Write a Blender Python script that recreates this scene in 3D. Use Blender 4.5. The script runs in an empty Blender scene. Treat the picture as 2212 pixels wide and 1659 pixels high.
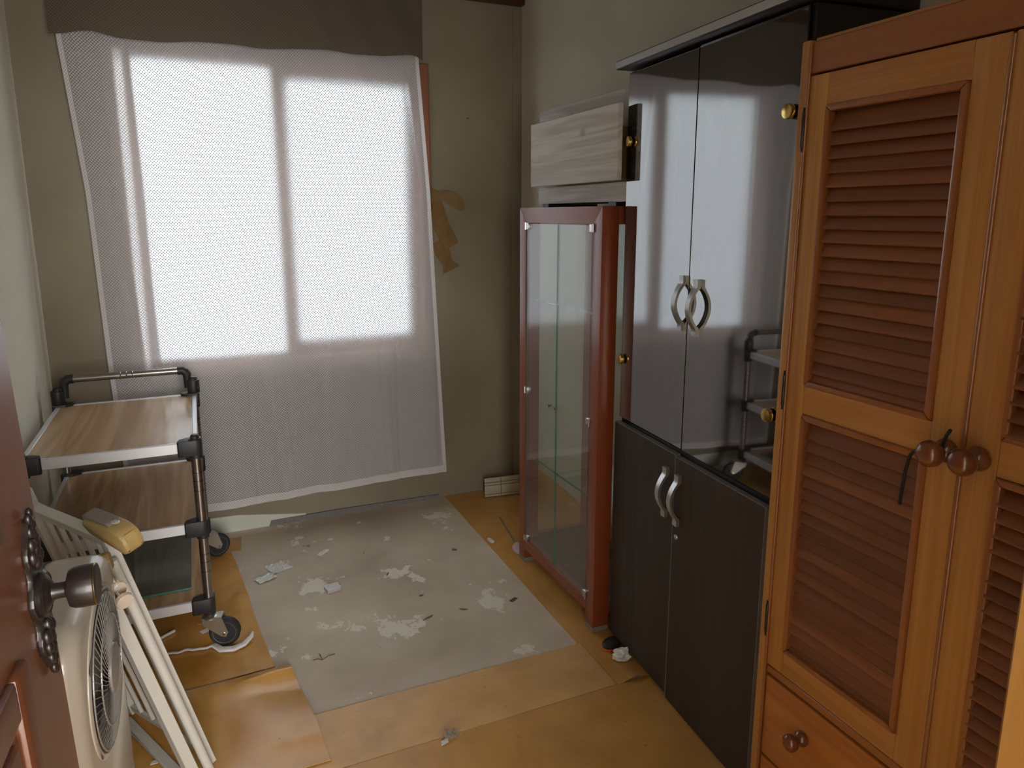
import bpy, bmesh, math, random
from mathutils import Vector, Matrix, noise as mnoise
random.seed(7)
S = bpy.context.scene
COL = S.collection
R = math.radians

# ------------------------------------------------------------------ camera
cam_d = bpy.data.cameras.new('camera'); cam = bpy.data.objects.new('camera', cam_d); COL.objects.link(cam)
cam.location = (0, 0, 1.53)
cam.rotation_euler = (R(90 - 10.96), 0, R(-23.82))
cam_d.sensor_fit = 'HORIZONTAL'; cam_d.sensor_width = 36.0
cam_d.lens = 1541.0 / 2212.0 * 36.0
cam_d.shift_y = -66.0 / 2212.0
cam_d.clip_start = 0.02
S.camera = cam

# ------------------------------------------------------------------ world: overcast sky, a little brighter overhead
W = bpy.data.worlds.new('sky'); S.world = W; W.use_nodes = True
wn = W.node_tree.nodes; wl = W.node_tree.links
bg = wn['Background']
wtc = wn.new('ShaderNodeTexCoord'); wsep = wn.new('ShaderNodeSeparateXYZ'); wr = wn.new('ShaderNodeValToRGB')
wl.new(wtc.outputs['Generated'], wsep.inputs[0]); wl.new(wsep.outputs['Z'], wr.inputs[0])
cr_ = wr.color_ramp
cr_.elements[0].position = 0.0; cr_.elements[0].color = (0.195, 0.210, 0.225, 1)
cr_.elements[1].position = 1.0; cr_.elements[1].color = (0.93, 0.97, 1.0, 1)
e_ = cr_.elements.new(0.16); e_.color = (0.235, 0.255, 0.255, 1)
wl.new(wr.outputs[0], bg.inputs['Color'])
bg.inputs['Strength'].default_value = 17.0

def area(name, loc, rot, sx, sy, energy, color=(1, 1, 1), portal=False, spread=180):
    l = bpy.data.lights.new(name, 'AREA'); l.shape = 'RECTANGLE'; l.size = sx; l.size_y = sy
    l.energy = energy; l.color = color; l.spread = R(spread)
    o = bpy.data.objects.new(name, l); COL.objects.link(o); o.location = loc; o.rotation_euler = rot
    if portal: l.cycles.is_portal = True
    return o
# sky portal in the window opening
area('window_portal', (0.41, 3.78, 1.53), (R(90), 0, R(180)), 1.34, 1.40, 1, portal=True)
# added fill light in the unseen hall behind the camera
area('hall_fill_light', (0.25, -1.55, 1.25), (R(90), 0, 0), 1.3, 1.5, 54, (1.0, 0.985, 0.96))

vs = S.view_settings
vs.view_transform = 'Standard'; vs.look = 'None'; vs.gamma = 1.0; vs.exposure = 0.74; vs.use_curve_mapping = False
S.cycles.max_bounces = 8; S.cycles.diffuse_bounces = 4; S.cycles.transparent_max_bounces = 16
S.cycles.sample_clamp_indirect = 6.0

# ------------------------------------------------------------------ materials
MATS = {}
def srgb(r, g, b):
    f = lambda c: (c / 255 / 12.92) if c / 255 <= 0.04045 else ((c / 255 + 0.055) / 1.055) ** 2.4
    return (f(r), f(g), f(b), 1)
def newmat(name):
    m = bpy.data.materials.new(name); m.use_nodes = True; MATS[name] = m
    nt = m.node_tree; return m, nt.nodes, nt.links, nt.nodes['Principled BSDF']
def plain(name, col, rough=0.5, metal=0.0, coat=0.0, spec=0.5, noise=0.0, nscale=30, bump=0.0, coat_rough=0.1):
    m, n, l, p = newmat(name)
    p.inputs['Base Color'].default_value = col; p.inputs['Roughness'].default_value = rough
    p.inputs['Metallic'].default_value = metal; p.inputs['Coat Weight'].default_value = coat
    p.inputs['Coat Roughness'].default_value = coat_rough
    p.inputs['Specular IOR Level'].default_value = spec
    if noise or bump:
        tc = n.new('ShaderNodeTexCoord'); nz = n.new('ShaderNodeTexNoise'); nz.inputs['Scale'].default_value = nscale
        nz.inputs['Detail'].default_value = 5
        l.new(tc.outputs['Object'], nz.inputs['Vector'])
        if noise:
            mx = n.new('ShaderNodeMix'); mx.data_type = 'RGBA'
            mx.inputs['A'].default_value = tuple(c * (1 - noise) for c in col[:3]) + (1,)
            mx.inputs['B'].default_value = tuple(min(1, c * (1 + noise)) for c in col[:3]) + (1,)
            l.new(nz.outputs['Fac'], mx.inputs['Factor']); l.new(mx.outputs['Result'], p.inputs['Base Color'])
        if bump:
            b = n.new('ShaderNodeBump'); b.inputs['Strength'].default_value = bump; b.inputs['Distance'].default_value = 0.01
            l.new(nz.outputs['Fac'], b.inputs['Height']); l.new(b.outputs['Normal'], p.inputs['Normal'])
    return m
def wood(name, dark, light, axis='Z', rough=0.4, coat=0.3, freq=60, along=2.0, vary=0.0, bump=0.05, rings=0.0, coat_rough=0.15, knots=None):
    m, n, l, p = newmat(name)
    tc = n.new('ShaderNodeTexCoord'); mp = n.new('ShaderNodeMapping')
    oi = n.new('ShaderNodeObjectInfo')
    sc = {'X': (along, freq, freq), 'Y': (freq, along, freq), 'Z': (freq, freq, along)}[axis]
    mp.inputs['Scale'].default_value = sc
    l.new(tc.outputs['Object'], mp.inputs['Vector'])
    add = n.new('ShaderNodeVectorMath'); add.operation = 'ADD'
    cmb = n.new('ShaderNodeCombineXYZ')
    mul = n.new('ShaderNodeMath'); mul.operation = 'MULTIPLY'; mul.inputs[1].default_value = 37.0 if vary else 0.0
    l.new(oi.outputs['Random'], mul.inputs[0])
    for i in range(3): l.new(mul.outputs[0], cmb.inputs[i])
    l.new(mp.outputs[0], add.inputs[0]); l.new(cmb.outputs[0], add.inputs[1])
    n1 = n.new('ShaderNodeTexNoise'); n1.inputs['Scale'].default_value = 1.0; n1.inputs['Detail'].default_value = 6
    n1.inputs['Roughness'].default_value = 0.6; n1.inputs['Distortion'].default_value = 0.6
    l.new(add.outputs[0], n1.inputs['Vector'])
    n2 = n.new('ShaderNodeTexNoise'); n2.inputs['Scale'].default_value = 0.14; n2.inputs['Detail'].default_value = 3
    n2.inputs['Distortion'].default_value = 1.5
    l.new(add.outputs[0], n2.inputs['Vector'])
    fac = n.new('ShaderNodeMix'); fac.data_type = 'FLOAT'; fac.inputs['Factor'].default_value = 0.5
    l.new(n1.outputs['Fac'], fac.inputs['A']); l.new(n2.outputs['Fac'], fac.inputs['B'])
    src = fac.outputs['Result']
    if rings:
        # cathedral rings: the slow noise wrapped many times
        mm = n.new('ShaderNodeMath'); mm.operation = 'MULTIPLY'; mm.inputs[1].default_value = rings
        fr = n.new('ShaderNodeMath'); fr.operation = 'PINGPONG'; fr.inputs[1].default_value = 1.0
        l.new(n2.outputs['Fac'], mm.inputs[0]); l.new(mm.outputs[0], fr.inputs[0])
        f2 = n.new('ShaderNodeMix'); f2.data_type = 'FLOAT'; f2.inputs['Factor'].default_value = 0.35
        l.new(src, f2.inputs['A']); l.new(fr.outputs[0], f2.inputs['B']); src = f2.outputs['Result']
    cr = n.new('ShaderNodeValToRGB'); cr.color_ramp.elements[0].position = 0.3; cr.color_ramp.elements[1].position = 0.7
    cr.color_ramp.elements[0].color = dark; cr.color_ramp.elements[1].color = light
    l.new(src, cr.inputs[0])
    out = cr.outputs[0]
    if vary:
        hs = n.new('ShaderNodeHueSaturation')
        mr = n.new('ShaderNodeMapRange'); mr.inputs['To Min'].default_value = 1 - vary; mr.inputs['To Max'].default_value = 1 + vary
        l.new(oi.outputs['Random'], mr.inputs['Value']); l.new(mr.outputs[0], hs.inputs['Value']); l.new(out, hs.inputs['Color'])
        out = hs.outputs[0]
    if knots:
        vm = n.new('ShaderNodeMapping'); vm.inputs['Scale'].default_value = {'Y': (9, 6, 9), 'Z': (9, 9, 6), 'X': (6, 9, 9)}[axis]
        vo = n.new('ShaderNodeTexVoronoi'); vo.inputs['Scale'].default_value = 1.0
        l.new(tc.outputs['Object'], vm.inputs[0]); l.new(vm.outputs[0], vo.inputs['Vector'])
        km = n.new('ShaderNodeMapRange'); km.inputs['From Min'].default_value = 0.07; km.inputs['From Max'].default_value = 0.16
        km.inputs['To Min'].default_value = 0.55; km.inputs['To Max'].default_value = 0.0
        l.new(vo.outputs['Distance'], km.inputs['Value'])
        kx = n.new('ShaderNodeMix'); kx.data_type = 'RGBA'; kx.inputs['B'].default_value = knots
        l.new(km.outputs[0], kx.inputs['Factor']); l.new(out, kx.inputs['A']); out = kx.outputs['Result']
    l.new(out, p.inputs['Base Color'])
    p.inputs['Roughness'].default_value = rough; p.inputs['Coat Weight'].default_value = coat; p.inputs['Coat Roughness'].default_value = coat_rough
    b = n.new('ShaderNodeBump'); b.inputs['Strength'].default_value = bump; b.inputs['Distance'].default_value = 0.004
    l.new(src, b.inputs['Height']); l.new(b.outputs['Normal'], p.inputs['Normal'])
    return m
def thin_glass(name, tint, rough=0.0, ior=1.5, haze=0.0):
    m, n, l, p = newmat(name)
    n.remove(p)
    out = n['Material Output']
    tr = n.new('ShaderNodeBsdfTransparent'); tr.inputs[0].default_value = tint
    gl = n.new('ShaderNodeBsdfGlossy'); gl.inputs['Roughness'].default_value = rough; gl.inputs['Color'].default_value = (1, 1, 1, 1)
    lw_ = n.new('ShaderNodeLayerWeight'); lw_.inputs['Blend'].default_value = 0.5
    pw_ = n.new('ShaderNodeMath'); pw_.operation = 'POWER'; pw_.inputs[1].default_value = 5.0
    f0 = ((ior - 1) / (ior + 1)) ** 2
    fr = n.new('ShaderNodeMapRange'); fr.inputs['To Min'].default_value = f0; fr.inputs['To Max'].default_value = 1.0
    l.new(lw_.outputs['Facing'], pw_.inputs[0]); l.new(pw_.outputs[0], fr.inputs['Value'])
    mx = n.new('ShaderNodeMixShader'); l.new(fr.outputs[0], mx.inputs[0])
    src = tr.outputs[0]
    if haze:
        df = n.new('ShaderNodeBsdfDiffuse'); df.inputs[0].default_value = (0.75, 0.8, 0.78, 1)
        m2 = n.new('ShaderNodeMixShader'); m2.inputs[0].default_value = haze
        l.new(tr.outputs[0], m2.inputs[1]); l.new(df.outputs[0], m2.inputs[2]); src = m2.outputs[0]
    l.new(src, mx.inputs[1]); l.new(gl.outputs[0], mx.inputs[2]); l.new(mx.outputs[0], out.inputs[0])
    return m

def wallpaper(name, col, stain):
    m, n, l, p = newmat(name)
    tc = n.new('ShaderNodeTexCoord')
    nz = n.new('ShaderNodeTexNoise'); nz.inputs['Scale'].default_value = 1.6; nz.inputs['Detail'].default_value = 4
    l.new(tc.outputs['Object'], nz.inputs['Vector'])
    cr = n.new('ShaderNodeValToRGB'); cr.color_ramp.elements[0].position = 0.35; cr.color_ramp.elements[1].position = 0.7
    cr.color_ramp.elements[0].color = stain; cr.color_ramp.elements[1].color = col
    l.new(nz.outputs['Fac'], cr.inputs[0]); l.new(cr.outputs[0], p.inputs['Base Color'])
    p.inputs['Roughness'].default_value = 0.75; p.inputs['Specular IOR Level'].default_value = 0.3
    n2 = n.new('ShaderNodeTexNoise'); n2.inputs['Scale'].default_value = 9; n2.inputs['Detail'].default_value = 6
    l.new(tc.outputs['Object'], n2.inputs['Vector'])
    b = n.new('ShaderNodeBump'); b.inputs['Strength'].default_value = 0.15; b.inputs['Distance'].default_value = 0.01
    l.new(n2.outputs['Fac'], b.inputs['Height']); l.new(b.outputs['Normal'], p.inputs['Normal'])
    return m
wallpaper('wallpaper', (0.56, 0.53, 0.43, 1), (0.46, 0.42, 0.33, 1))
wallpaper('wallpaper_cream', (0.78, 0.76, 0.66, 1), (0.72, 0.69, 0.58, 1))
wallpaper('wallpaper_shaded', (0.31, 0.272, 0.195, 1), (0.225, 0.19, 0.13, 1))  # stained paper, with the backlit wall's shade darkened into its colour
plain('white_paint', (0.62, 0.64, 0.56, 1), 0.8, noise=0.12, nscale=9, bump=0.2)
plain('mortar', (0.20, 0.185, 0.175, 1), 0.9, noise=0.3, nscale=60, bump=0.4)

def concrete():
    m, n, l, p = newmat('concrete')
    tc = n.new('ShaderNodeTexCoord')
    a = n.new('ShaderNodeTexNoise'); a.inputs['Scale'].default_value = 2.2; a.inputs['Detail'].default_value = 5
    l.new(tc.outputs['Object'], a.inputs['Vector'])
    base = n.new('ShaderNodeValToRGB'); base.color_ramp.elements[0].position = 0.3; base.color_ramp.elements[1].position = 0.72
    base.color_ramp.elements[0].color = srgb(172, 158, 139); base.color_ramp.elements[1].color = srgb(210, 196, 176)
    l.new(a.outputs['Fac'], base.inputs[0])
    # pale patches of skim coat with crisp outlines
    b = n.new('ShaderNodeTexNoise'); b.inputs['Scale'].default_value = 4.2; b.inputs['Detail'].default_value = 7; b.inputs['Roughness'].default_value = 0.68
    mp = n.new('ShaderNodeMapping'); mp.inputs['Location'].default_value = (3.1, 1.7, 0.0); mp.inputs['Scale'].default_value = (1, 0.8, 1)
    l.new(tc.outputs['Object'], mp.inputs[0]); l.new(mp.outputs[0], b.inputs['Vector'])
    th = n.new('ShaderNodeValToRGB'); th.color_ramp.elements[0].position = 0.59; th.color_ramp.elements[1].position = 0.604
    l.new(b.outputs['Fac'], th.inputs[0])
    mx = n.new('ShaderNodeMix'); mx.data_type = 'RGBA'; mx.inputs['B'].default_value = srgb(222, 214, 200)
    l.new(th.outputs[0], mx.inputs['Factor']); l.new(base.outputs[0], mx.inputs['A'])
    # fine specks
    c = n.new('ShaderNodeTexNoise'); c.inputs['Scale'].default_value = 90; c.inputs['Detail'].default_value = 3
    l.new(tc.outputs['Object'], c.inputs['Vector'])
    sp = n.new('ShaderNodeValToRGB'); sp.color_ramp.elements[0].position = 0.24; sp.color_ramp.elements[1].position = 0.30
    sp.color_ramp.elements[0].color = (0.25, 0.22, 0.2, 1); sp.color_ramp.elements[1].color = (1, 1, 1, 1)
    l.new(c.outputs['Fac'], sp.inputs[0])
    m3 = n.new('ShaderNodeMix'); m3.data_type = 'RGBA'; m3.blend_type = 'MULTIPLY'; m3.inputs['Factor'].default_value = 1
    l.new(mx.outputs['Result'], m3.inputs['A']); l.new(sp.outputs[0], m3.inputs['B'])
    l.new(m3.outputs['Result'], p.inputs['Base Color'])
    p.inputs['Roughness'].default_value = 0.7
    bp = n.new('ShaderNodeBump'); bp.inputs['Strength'].default_value = 0.25; bp.inputs['Distance'].default_value = 0.004
    l.new(b.outputs['Fac'], bp.inputs['Height']); l.new(bp.outputs['Normal'], p.inputs['Normal'])
concrete()
def lino(name, c0, c1, rough=0.33):
    m, n, l, p = newmat(name)
    tc = n.new('ShaderNodeTexCoord')
    a = n.new('ShaderNodeTexNoise'); a.inputs['Scale'].default_value = 3.5; a.inputs['Detail'].default_value = 6; a.inputs['Roughness'].default_value = 0.65
    l.new(tc.outputs['Object'], a.inputs['Vector'])
    cr = n.new('ShaderNodeValToRGB'); cr.color_ramp.elements[0].position = 0.3; cr.color_ramp.elements[1].position = 0.7
    cr.color_ramp.elements[0].color = c0; cr.color_ramp.elements[1].color = c1
    l.new(a.outputs['Fac'], cr.inputs[0])
    c = n.new('ShaderNodeTexNoise'); c.inputs['Scale'].default_value = 55; c.inputs['Detail'].default_value = 4
    l.new(tc.outputs['Object'], c.inputs['Vector'])
    sp = n.new('ShaderNodeValToRGB'); sp.color_ramp.elements[0].position = 0.22; sp.color_ramp.elements[1].position = 0.30
    sp.color_ramp.elements[0].color = (0.45, 0.38, 0.3, 1); sp.color_ramp.elements[1].color = (1, 1, 1, 1)
    l.new(c.outputs['Fac'], sp.inputs[0])
    m3 = n.new('ShaderNodeMix'); m3.data_type = 'RGBA'; m3.blend_type = 'MULTIPLY'; m3.inputs['Factor'].default_value = 1
    l.new(cr.outputs[0], m3.inputs['A']); l.new(sp.outputs[0], m3.inputs['B'])
    l.new(m3.outputs['Result'], p.inputs['Base Color'])
    rr = n.new('ShaderNodeMapRange'); rr.inputs['To Min'].default_value = rough - 0.08; rr.inputs['To Max'].default_value = rough + 0.15
    l.new(a.outputs['Fac'], rr.inputs['Value']); l.new(rr.outputs[0], p.inputs['Roughness'])
    b = n.new('ShaderNodeBump'); b.inputs['Strength'].default_value = 0.12; b.inputs['Distance'].default_value = 0.003
    l.new(a.outputs['Fac'], b.inputs['Height']); l.new(b.outputs['Normal'], p.inputs['Normal'])
lino('lino', srgb(174, 124, 58), srgb(206, 156, 86), 0.36)
lino('lino_worn', srgb(190, 144, 88), srgb(220, 176, 116), 0.40)
lino('lino_glossy', srgb(176, 124, 54), srgb(210, 158, 82), 0.19)

def cloth(name, base, dot, pitch, dotr):
    """woven cloth: base / dot = (colour, diffuse, translucent, forward scatter, straight through) weights"""
    m, n, l, p = newmat(name)
    n.remove(p); out = n['Material Output']
    uv = n.new('ShaderNodeUVMap'); uv.uv_map = 'UVMap'
    mp = n.new('ShaderNodeMapping'); mp.inputs['Rotation'].default_value = (0, 0, R(45))
    l.new(uv.outputs[0], mp.inputs[0])
    vo = n.new('ShaderNodeTexVoronoi'); vo.voronoi_dimensions = '2D'; vo.inputs['Scale'].default_value = 1.0 / pitch; vo.inputs['Randomness'].default_value = 0.0
    l.new(mp.outputs[0], vo.inputs['Vector'])
    dm = n.new('ShaderNodeMapRange'); dm.inputs['From Min'].default_value = dotr * 0.75; dm.inputs['From Max'].default_value = dotr * 1.2
    dm.inputs['To Min'].default_value = 1.0; dm.inputs['To Max'].default_value = 0.0
    l.new(vo.outputs['Distance'], dm.inputs['Value'])
    def weave(col, wd_, wt, wf, ws):
        cur_ = None; tot = 0
        for kind, w in (('ShaderNodeBsdfDiffuse', wd_), ('ShaderNodeBsdfTranslucent', wt), ('ShaderNodeBsdfRefraction', wf), ('ShaderNodeBsdfTransparent', ws)):
            if w <= 0: continue
            sh = n.new(kind); tot += w
            if kind == 'ShaderNodeBsdfRefraction':
                sh.inputs['IOR'].default_value = 1.42; sh.inputs['Roughness'].default_value = 0.75; sh.inputs['Color'].default_value = (.97, .97, .98, 1)
                sh.distribution = 'BECKMANN'
            elif kind != 'ShaderNodeBsdfTransparent': sh.inputs[0].default_value = col
            if cur_ is None: cur_ = sh.outputs[0]
            else:
                mx = n.new('ShaderNodeMixShader'); mx.inputs[0].default_value = w / tot
                l.new(cur_, mx.inputs[1]); l.new(sh.outputs[0], mx.inputs[2]); cur_ = mx.outputs[0]
        return cur_
    s1 = weave(*base); s2 = weave(*dot)
    mx = n.new('ShaderNodeMixShader'); l.new(dm.outputs[0], mx.inputs[0]); l.new(s1, mx.inputs[1]); l.new(s2, mx.inputs[2])
    l.new(mx.outputs[0], out.inputs[0])
    return m
cloth('sheer', ((.34, .315, .32, 1), .69, .075, .225, .01), ((.66, .65, .66, 1), .985, .015, 0, 0), 0.0092, 0.36)
cloth('sheer_hem', ((.66, .63, .635, 1), .75, .12, .12, .01), ((.9, .9, .9, 1), .88, .12, 0, 0), 0.0092, 0.30)
cloth('valance_cloth', ((.125, .10, .075, 1), .80, .20, 0, 0), ((.20, .17, .135, 1), .75, .25, 0, 0), 0.0092, 0.24)

wood('pine', srgb(150, 94, 40), srgb(206, 150, 82), 'Z', 0.38, 0.35, 55, 1.4)
wood('pine_y', srgb(146, 90, 40), srgb(198, 140, 76), 'Y', 0.38, 0.35, 55, 1.4)
wood('pine_rail', srgb(134, 80, 40), srgb(160, 100, 52), 'Y', 0.4, 0.3, 40, 1.2)
wood('drawer_pine', srgb(150, 82, 32), srgb(200, 128, 60), 'Y', 0.4, 0.3, 60, 1.2)
wood('slat_wood', srgb(100, 56, 31), srgb(140, 84, 48), 'Y', 0.45, 0.12, 70, 2, vary=0.24)
wood('bead_wood', srgb(128, 74, 38), srgb(160, 98, 52), 'Z', 0.28, 0.7, 50, 2, coat_rough=0.12)
wood('knob_wood', srgb(84, 40, 18), srgb(136, 76, 40), 'Z', 0.25, 0.8, 70, 22, coat_rough=0.05)
wood('cherry', srgb(120, 55, 30), srgb(144, 70, 40), 'Z', 0.36, 0.45, 50, 2, coat_rough=0.22)
wood('cherry_y', srgb(120, 55, 30), srgb(144, 70, 40), 'Y', 0.36, 0.45, 50, 2, coat_rough=0.22)
wood('cherry_panel', srgb(86, 56, 42), srgb(104, 70, 52), 'Y', 0.5, 0.1, 40, 2)
wood('wenge', srgb(46, 37, 31), srgb(68, 56, 47), 'Z', 0.62, 0.0, 80, 2.0, bump=0.03)
wood('white_oak', srgb(172, 165, 156), srgb(200, 194, 186), 'Y', 0.6, 0.0, 60, 3.0, vary=0.05, rings=9, knots=srgb(120, 110, 106))
wood('beech', srgb(168, 132, 96), srgb(200, 166, 128), 'Y', 0.27, 0.35, 26, 2.2, rings=14, bump=0.02)
wood('door_wood', srgb(98, 54, 30), srgb(124, 72, 42), 'Z', 0.36, 0.5, 40, 1.5, coat_rough=0.25)
wood('frame_brown', srgb(112, 66, 42), srgb(140, 88, 58), 'Z', 0.5, 0.2, 40, 1.5)
wood('jamb_wood', srgb(138, 94, 42), srgb(160, 114, 56), 'Z', 0.45, 0.2, 40, 1.5)
wood('dark_trim', srgb(58, 34, 22), srgb(80, 48, 30), 'X', 0.5, 0.2, 40, 1.5)
wood('drawer_side', srgb(84, 58, 42), srgb(100, 70, 52), 'X', 0.5, 0.1, 40, 1.5)
plain('tinted_glass', (0.010, 0.010, 0.011, 1), 0.03, spec=0.5)
MATS['tinted_glass'].node_tree.nodes['Principled BSDF'].inputs['IOR'].default_value = 3.7
plain('black_lam', (0.016, 0.015, 0.015, 1), 0.4)
plain('black_edge', (0.20, 0.20, 0.21, 1), 0.4)
plain('sheen_grey', (0.42, 0.42, 0.44, 1), 0.45)
plain('black_plastic', (0.018, 0.018, 0.02, 1), 0.5, bump=0.05, nscale=200)
plain('alu', (0.72, 0.72, 0.75, 1), 0.38, metal=0.35, noise=0.06, nscale=12)
plain('brushed', (0.62, 0.62, 0.63, 1), 0.33, metal=0.9)
plain('gunmetal', (0.40, 0.39, 0.38, 1), 0.35, metal=0.9)
plain('chrome', (0.36, 0.335, 0.32, 1), 0.28, metal=1.0)
plain('chrome_groove', (0.16, 0.14, 0.13, 1), 0.4, metal=1.0)
plain('zinc', (0.55, 0.53, 0.47, 1), 0.35, metal=0.9)
plain('brass', (0.80, 0.56, 0.16, 1), 0.18, metal=1.0)
plain('steel', (0.6, 0.6, 0.6, 1), 0.22, metal=1.0)
plain('foot_grey', (0.20, 0.195, 0.18, 1), 0.45)
plain('bronze', (0.022, 0.015, 0.013, 1), 0.34, metal=0.1, coat=0.2)
plain('bronze_gold', (0.45, 0.30, 0.10, 1), 0.3, metal=1.0)
plain('rubber', (0.02, 0.02, 0.022, 1), 0.6)
plain('wheel_grey', (0.50, 0.53, 0.57, 1), 0.4)
plain('cream', (0.54, 0.475, 0.395, 1), 0.25, coat=0.5)
plain('cream_dark', (0.40, 0.36, 0.30, 1), 0.35)
plain('fan_grille', (0.25, 0.23, 0.205, 1), 0.3, coat=0.3)
plain('fan_inside', (0.02, 0.019, 0.018, 1), 0.7)
plain('fan_blade', (0.06, 0.058, 0.055, 1), 0.3)
plain('white_steel', (0.66, 0.63, 0.58, 1), 0.4, noise=0.08, nscale=25)
plain('white_grimy', (0.52, 0.49, 0.44, 1), 0.5, noise=0.15, nscale=30)
plain('yellowed', (0.43, 0.295, 0.115, 1), 0.42, noise=0.08, nscale=20)
plain('taupe', (0.24, 0.195, 0.155, 1), 0.45)
plain('lens', (0.45, 0.5, 0.48, 1), 0.1, coat=1)
plain('old_pink', (0.66, 0.54, 0.44, 1), 0.5, noise=0.08)
plain('paper', (0.74, 0.74, 0.72, 1), 0.85, noise=0.06, nscale=60)
plain('paper_green', (0.66, 0.72, 0.66, 1), 0.85, noise=0.08, nscale=80)
plain('paper_dirty', (0.62, 0.60, 0.57, 1), 0.85, noise=0.25, nscale=70)
plain('print_grey', (0.56, 0.57, 0.60, 1), 0.9)
plain('box_side', (0.45, 0.42, 0.43, 1), 0.8)
plain('red', (0.6, 0.05, 0.04, 1), 0.5)
plain('blue', (0.04, 0.2, 0.32, 1), 0.4)
plain('twig', (0.12, 0.085, 0.06, 1), 0.9)
plain('dust', (0.30, 0.28, 0.26, 1), 1.0)
plain('cloth_white', (0.70, 0.68, 0.70, 1), 0.9, bump=0.3, nscale=50)
plain('pink_cloth', (0.50, 0.40, 0.42, 1), 0.8, noise=0.1)
plain('rod_metal', (0.33, 0.32, 0.28, 1), 0.4, metal=0.7)
plain('tile_cream', (0.52, 0.48, 0.37, 1), 0.14, coat=0.6)
plain('grout', (0.16, 0.12, 0.08, 1), 0.8)
plain('tape', (0.19, 0.105, 0.03, 1), 0.35, noise=0.35, nscale=25)
plain('clear_plastic', (0.70, 0.68, 0.66, 1), 0.2)
plain('copper_bit', (0.55, 0.20, 0.07, 1), 0.4)
plain('cord_black', (0.012, 0.012, 0.014, 1), 0.8)
plain('orange_rim', (0.65, 0.10, 0.03, 1), 0.3)
plain('ceiling_paper', (0.55, 0.52, 0.45, 1), 0.85)
plain('lamp_body', (0.7, 0.7, 0.68, 1), 0.6)
thin_glass('clear_glass', (0.97, 0.99, 0.98, 1), 0.0, 1.7, haze=0.012)
thin_glass('window_glass', (0.95, 0.97, 0.98, 1), 0.0, 1.45, haze=0.02)
plain('glass_edge', (0.04, 0.20, 0.17, 1), 0.1, spec=0.8)
thin_glass('pane_smoke', (0.72, 0.76, 0.74, 1), 0.02, 1.5, haze=0.10)

# ------------------------------------------------------------------ geometry helpers
def M(n): return MATS[n] if isinstance(n, str) else n
def obj(name, bm, mat, parent=None, smooth=True, off=None):
    if off is not None: bmesh.ops.translate(bm, verts=bm.verts, vec=-Vector(off))
    bmesh.ops.recalc_face_normals(bm, faces=bm.faces)
    me = bpy.data.meshes.new(name); bm.to_mesh(me); bm.free()
    for m in (mat if isinstance(mat, (list, tuple)) else [mat]): me.materials.append(M(m))
    if smooth:
        for p in me.polygons: p.use_smooth = True
        me.set_sharp_from_angle(angle=R(38))
    o = bpy.data.objects.new(name, me); COL.objects.link(o)
    if parent: o.parent = parent
    return o
def child_mesh(name, mesh, parent, loc=(0, 0, 0), rot=(0, 0, 0), scale=(1, 1, 1)):
    o = bpy.data.objects.new(name, mesh); COL.objects.link(o); o.parent = parent
    o.location = loc; o.rotation_euler = rot; o.scale = scale; return o
def tag(o, label, cat=None, group=None, kind=None):
    if label: o['label'] = label
    if cat: o['category'] = cat
    if group: o['group'] = group
    if kind: o['kind'] = kind
    return o
def thing(name, label, cat, loc=(0, 0, 0), rotz=0, group=None):
    o = bpy.data.objects.new(name, None); COL.objects.link(o); o.empty_display_size = 0.1
    o.location = loc; o.rotation_euler = (0, 0, rotz); return tag(o, label, cat, group)
def struct(name, bm, mat, label=None, parent=None):
    o = obj(name, bm, mat, parent)
    if not parent: o['kind'] = 'structure'
    if label: o['label'] = label
    return o
def box(x0, x1, y0, y1, z0, z1, bev=0.0, bm=None, seg=1, mi=0):
    b2 = bmesh.new()
    bmesh.ops.create_cube(b2, size=1)
    bmesh.ops.scale(b2, vec=(abs(x1 - x0), abs(y1 - y0), abs(z1 - z0)), verts=b2.verts)
    bmesh.ops.translate(b2, vec=((x0 + x1) / 2, (y0 + y1) / 2, (z0 + z1) / 2), verts=b2.verts)
    if bev: bmesh.ops.bevel(b2, geom=b2.edges[:] , offset=bev, segments=seg, affect='EDGES', profile=0.5)
    return merge(bm, b2, mi)
def merge(bm, b2, mi=0, mat=None):
    if mat is not None: bmesh.ops.transform(b2, matrix=mat, verts=b2.verts)
    if bm is None:
        for f in b2.faces: f.material_index = mi
        return b2
    vm = {v: bm.verts.new(v.co) for v in b2.verts}
    for f in b2.faces:
        try:
            nf = bm.faces.new([vm[v] for v in f.verts]); nf.material_index = mi
        except ValueError: pass
    b2.free(); return bm
def frame_of(d):
    d = Vector(d).normalized(); q = d.to_track_quat('Z', 'Y'); return q.to_matrix().to_4x4()
def cyl(p0, p1, r, r2=None, n=16, bm=None, bev=0.0, mi=0):
    p0, p1 = Vector(p0), Vector(p1); L = (p1 - p0).length; b2 = bmesh.new()
    bmesh.ops.create_cone(b2, cap_ends=True, segments=n, radius1=r, radius2=r if r2 is None else r2, depth=L)
    if bev:
        es = [e for e in b2.edges if abs(e.verts[0].co.z - e.verts[1].co.z) < 1e-6]
        bmesh.ops.bevel(b2, geom=es, offset=bev, segments=2, affect='EDGES', profile=0.5)
    m = Matrix.Translation((p0 + p1) / 2) @ frame_of(p1 - p0)
    return merge(bm, b2, mi, m)
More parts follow.
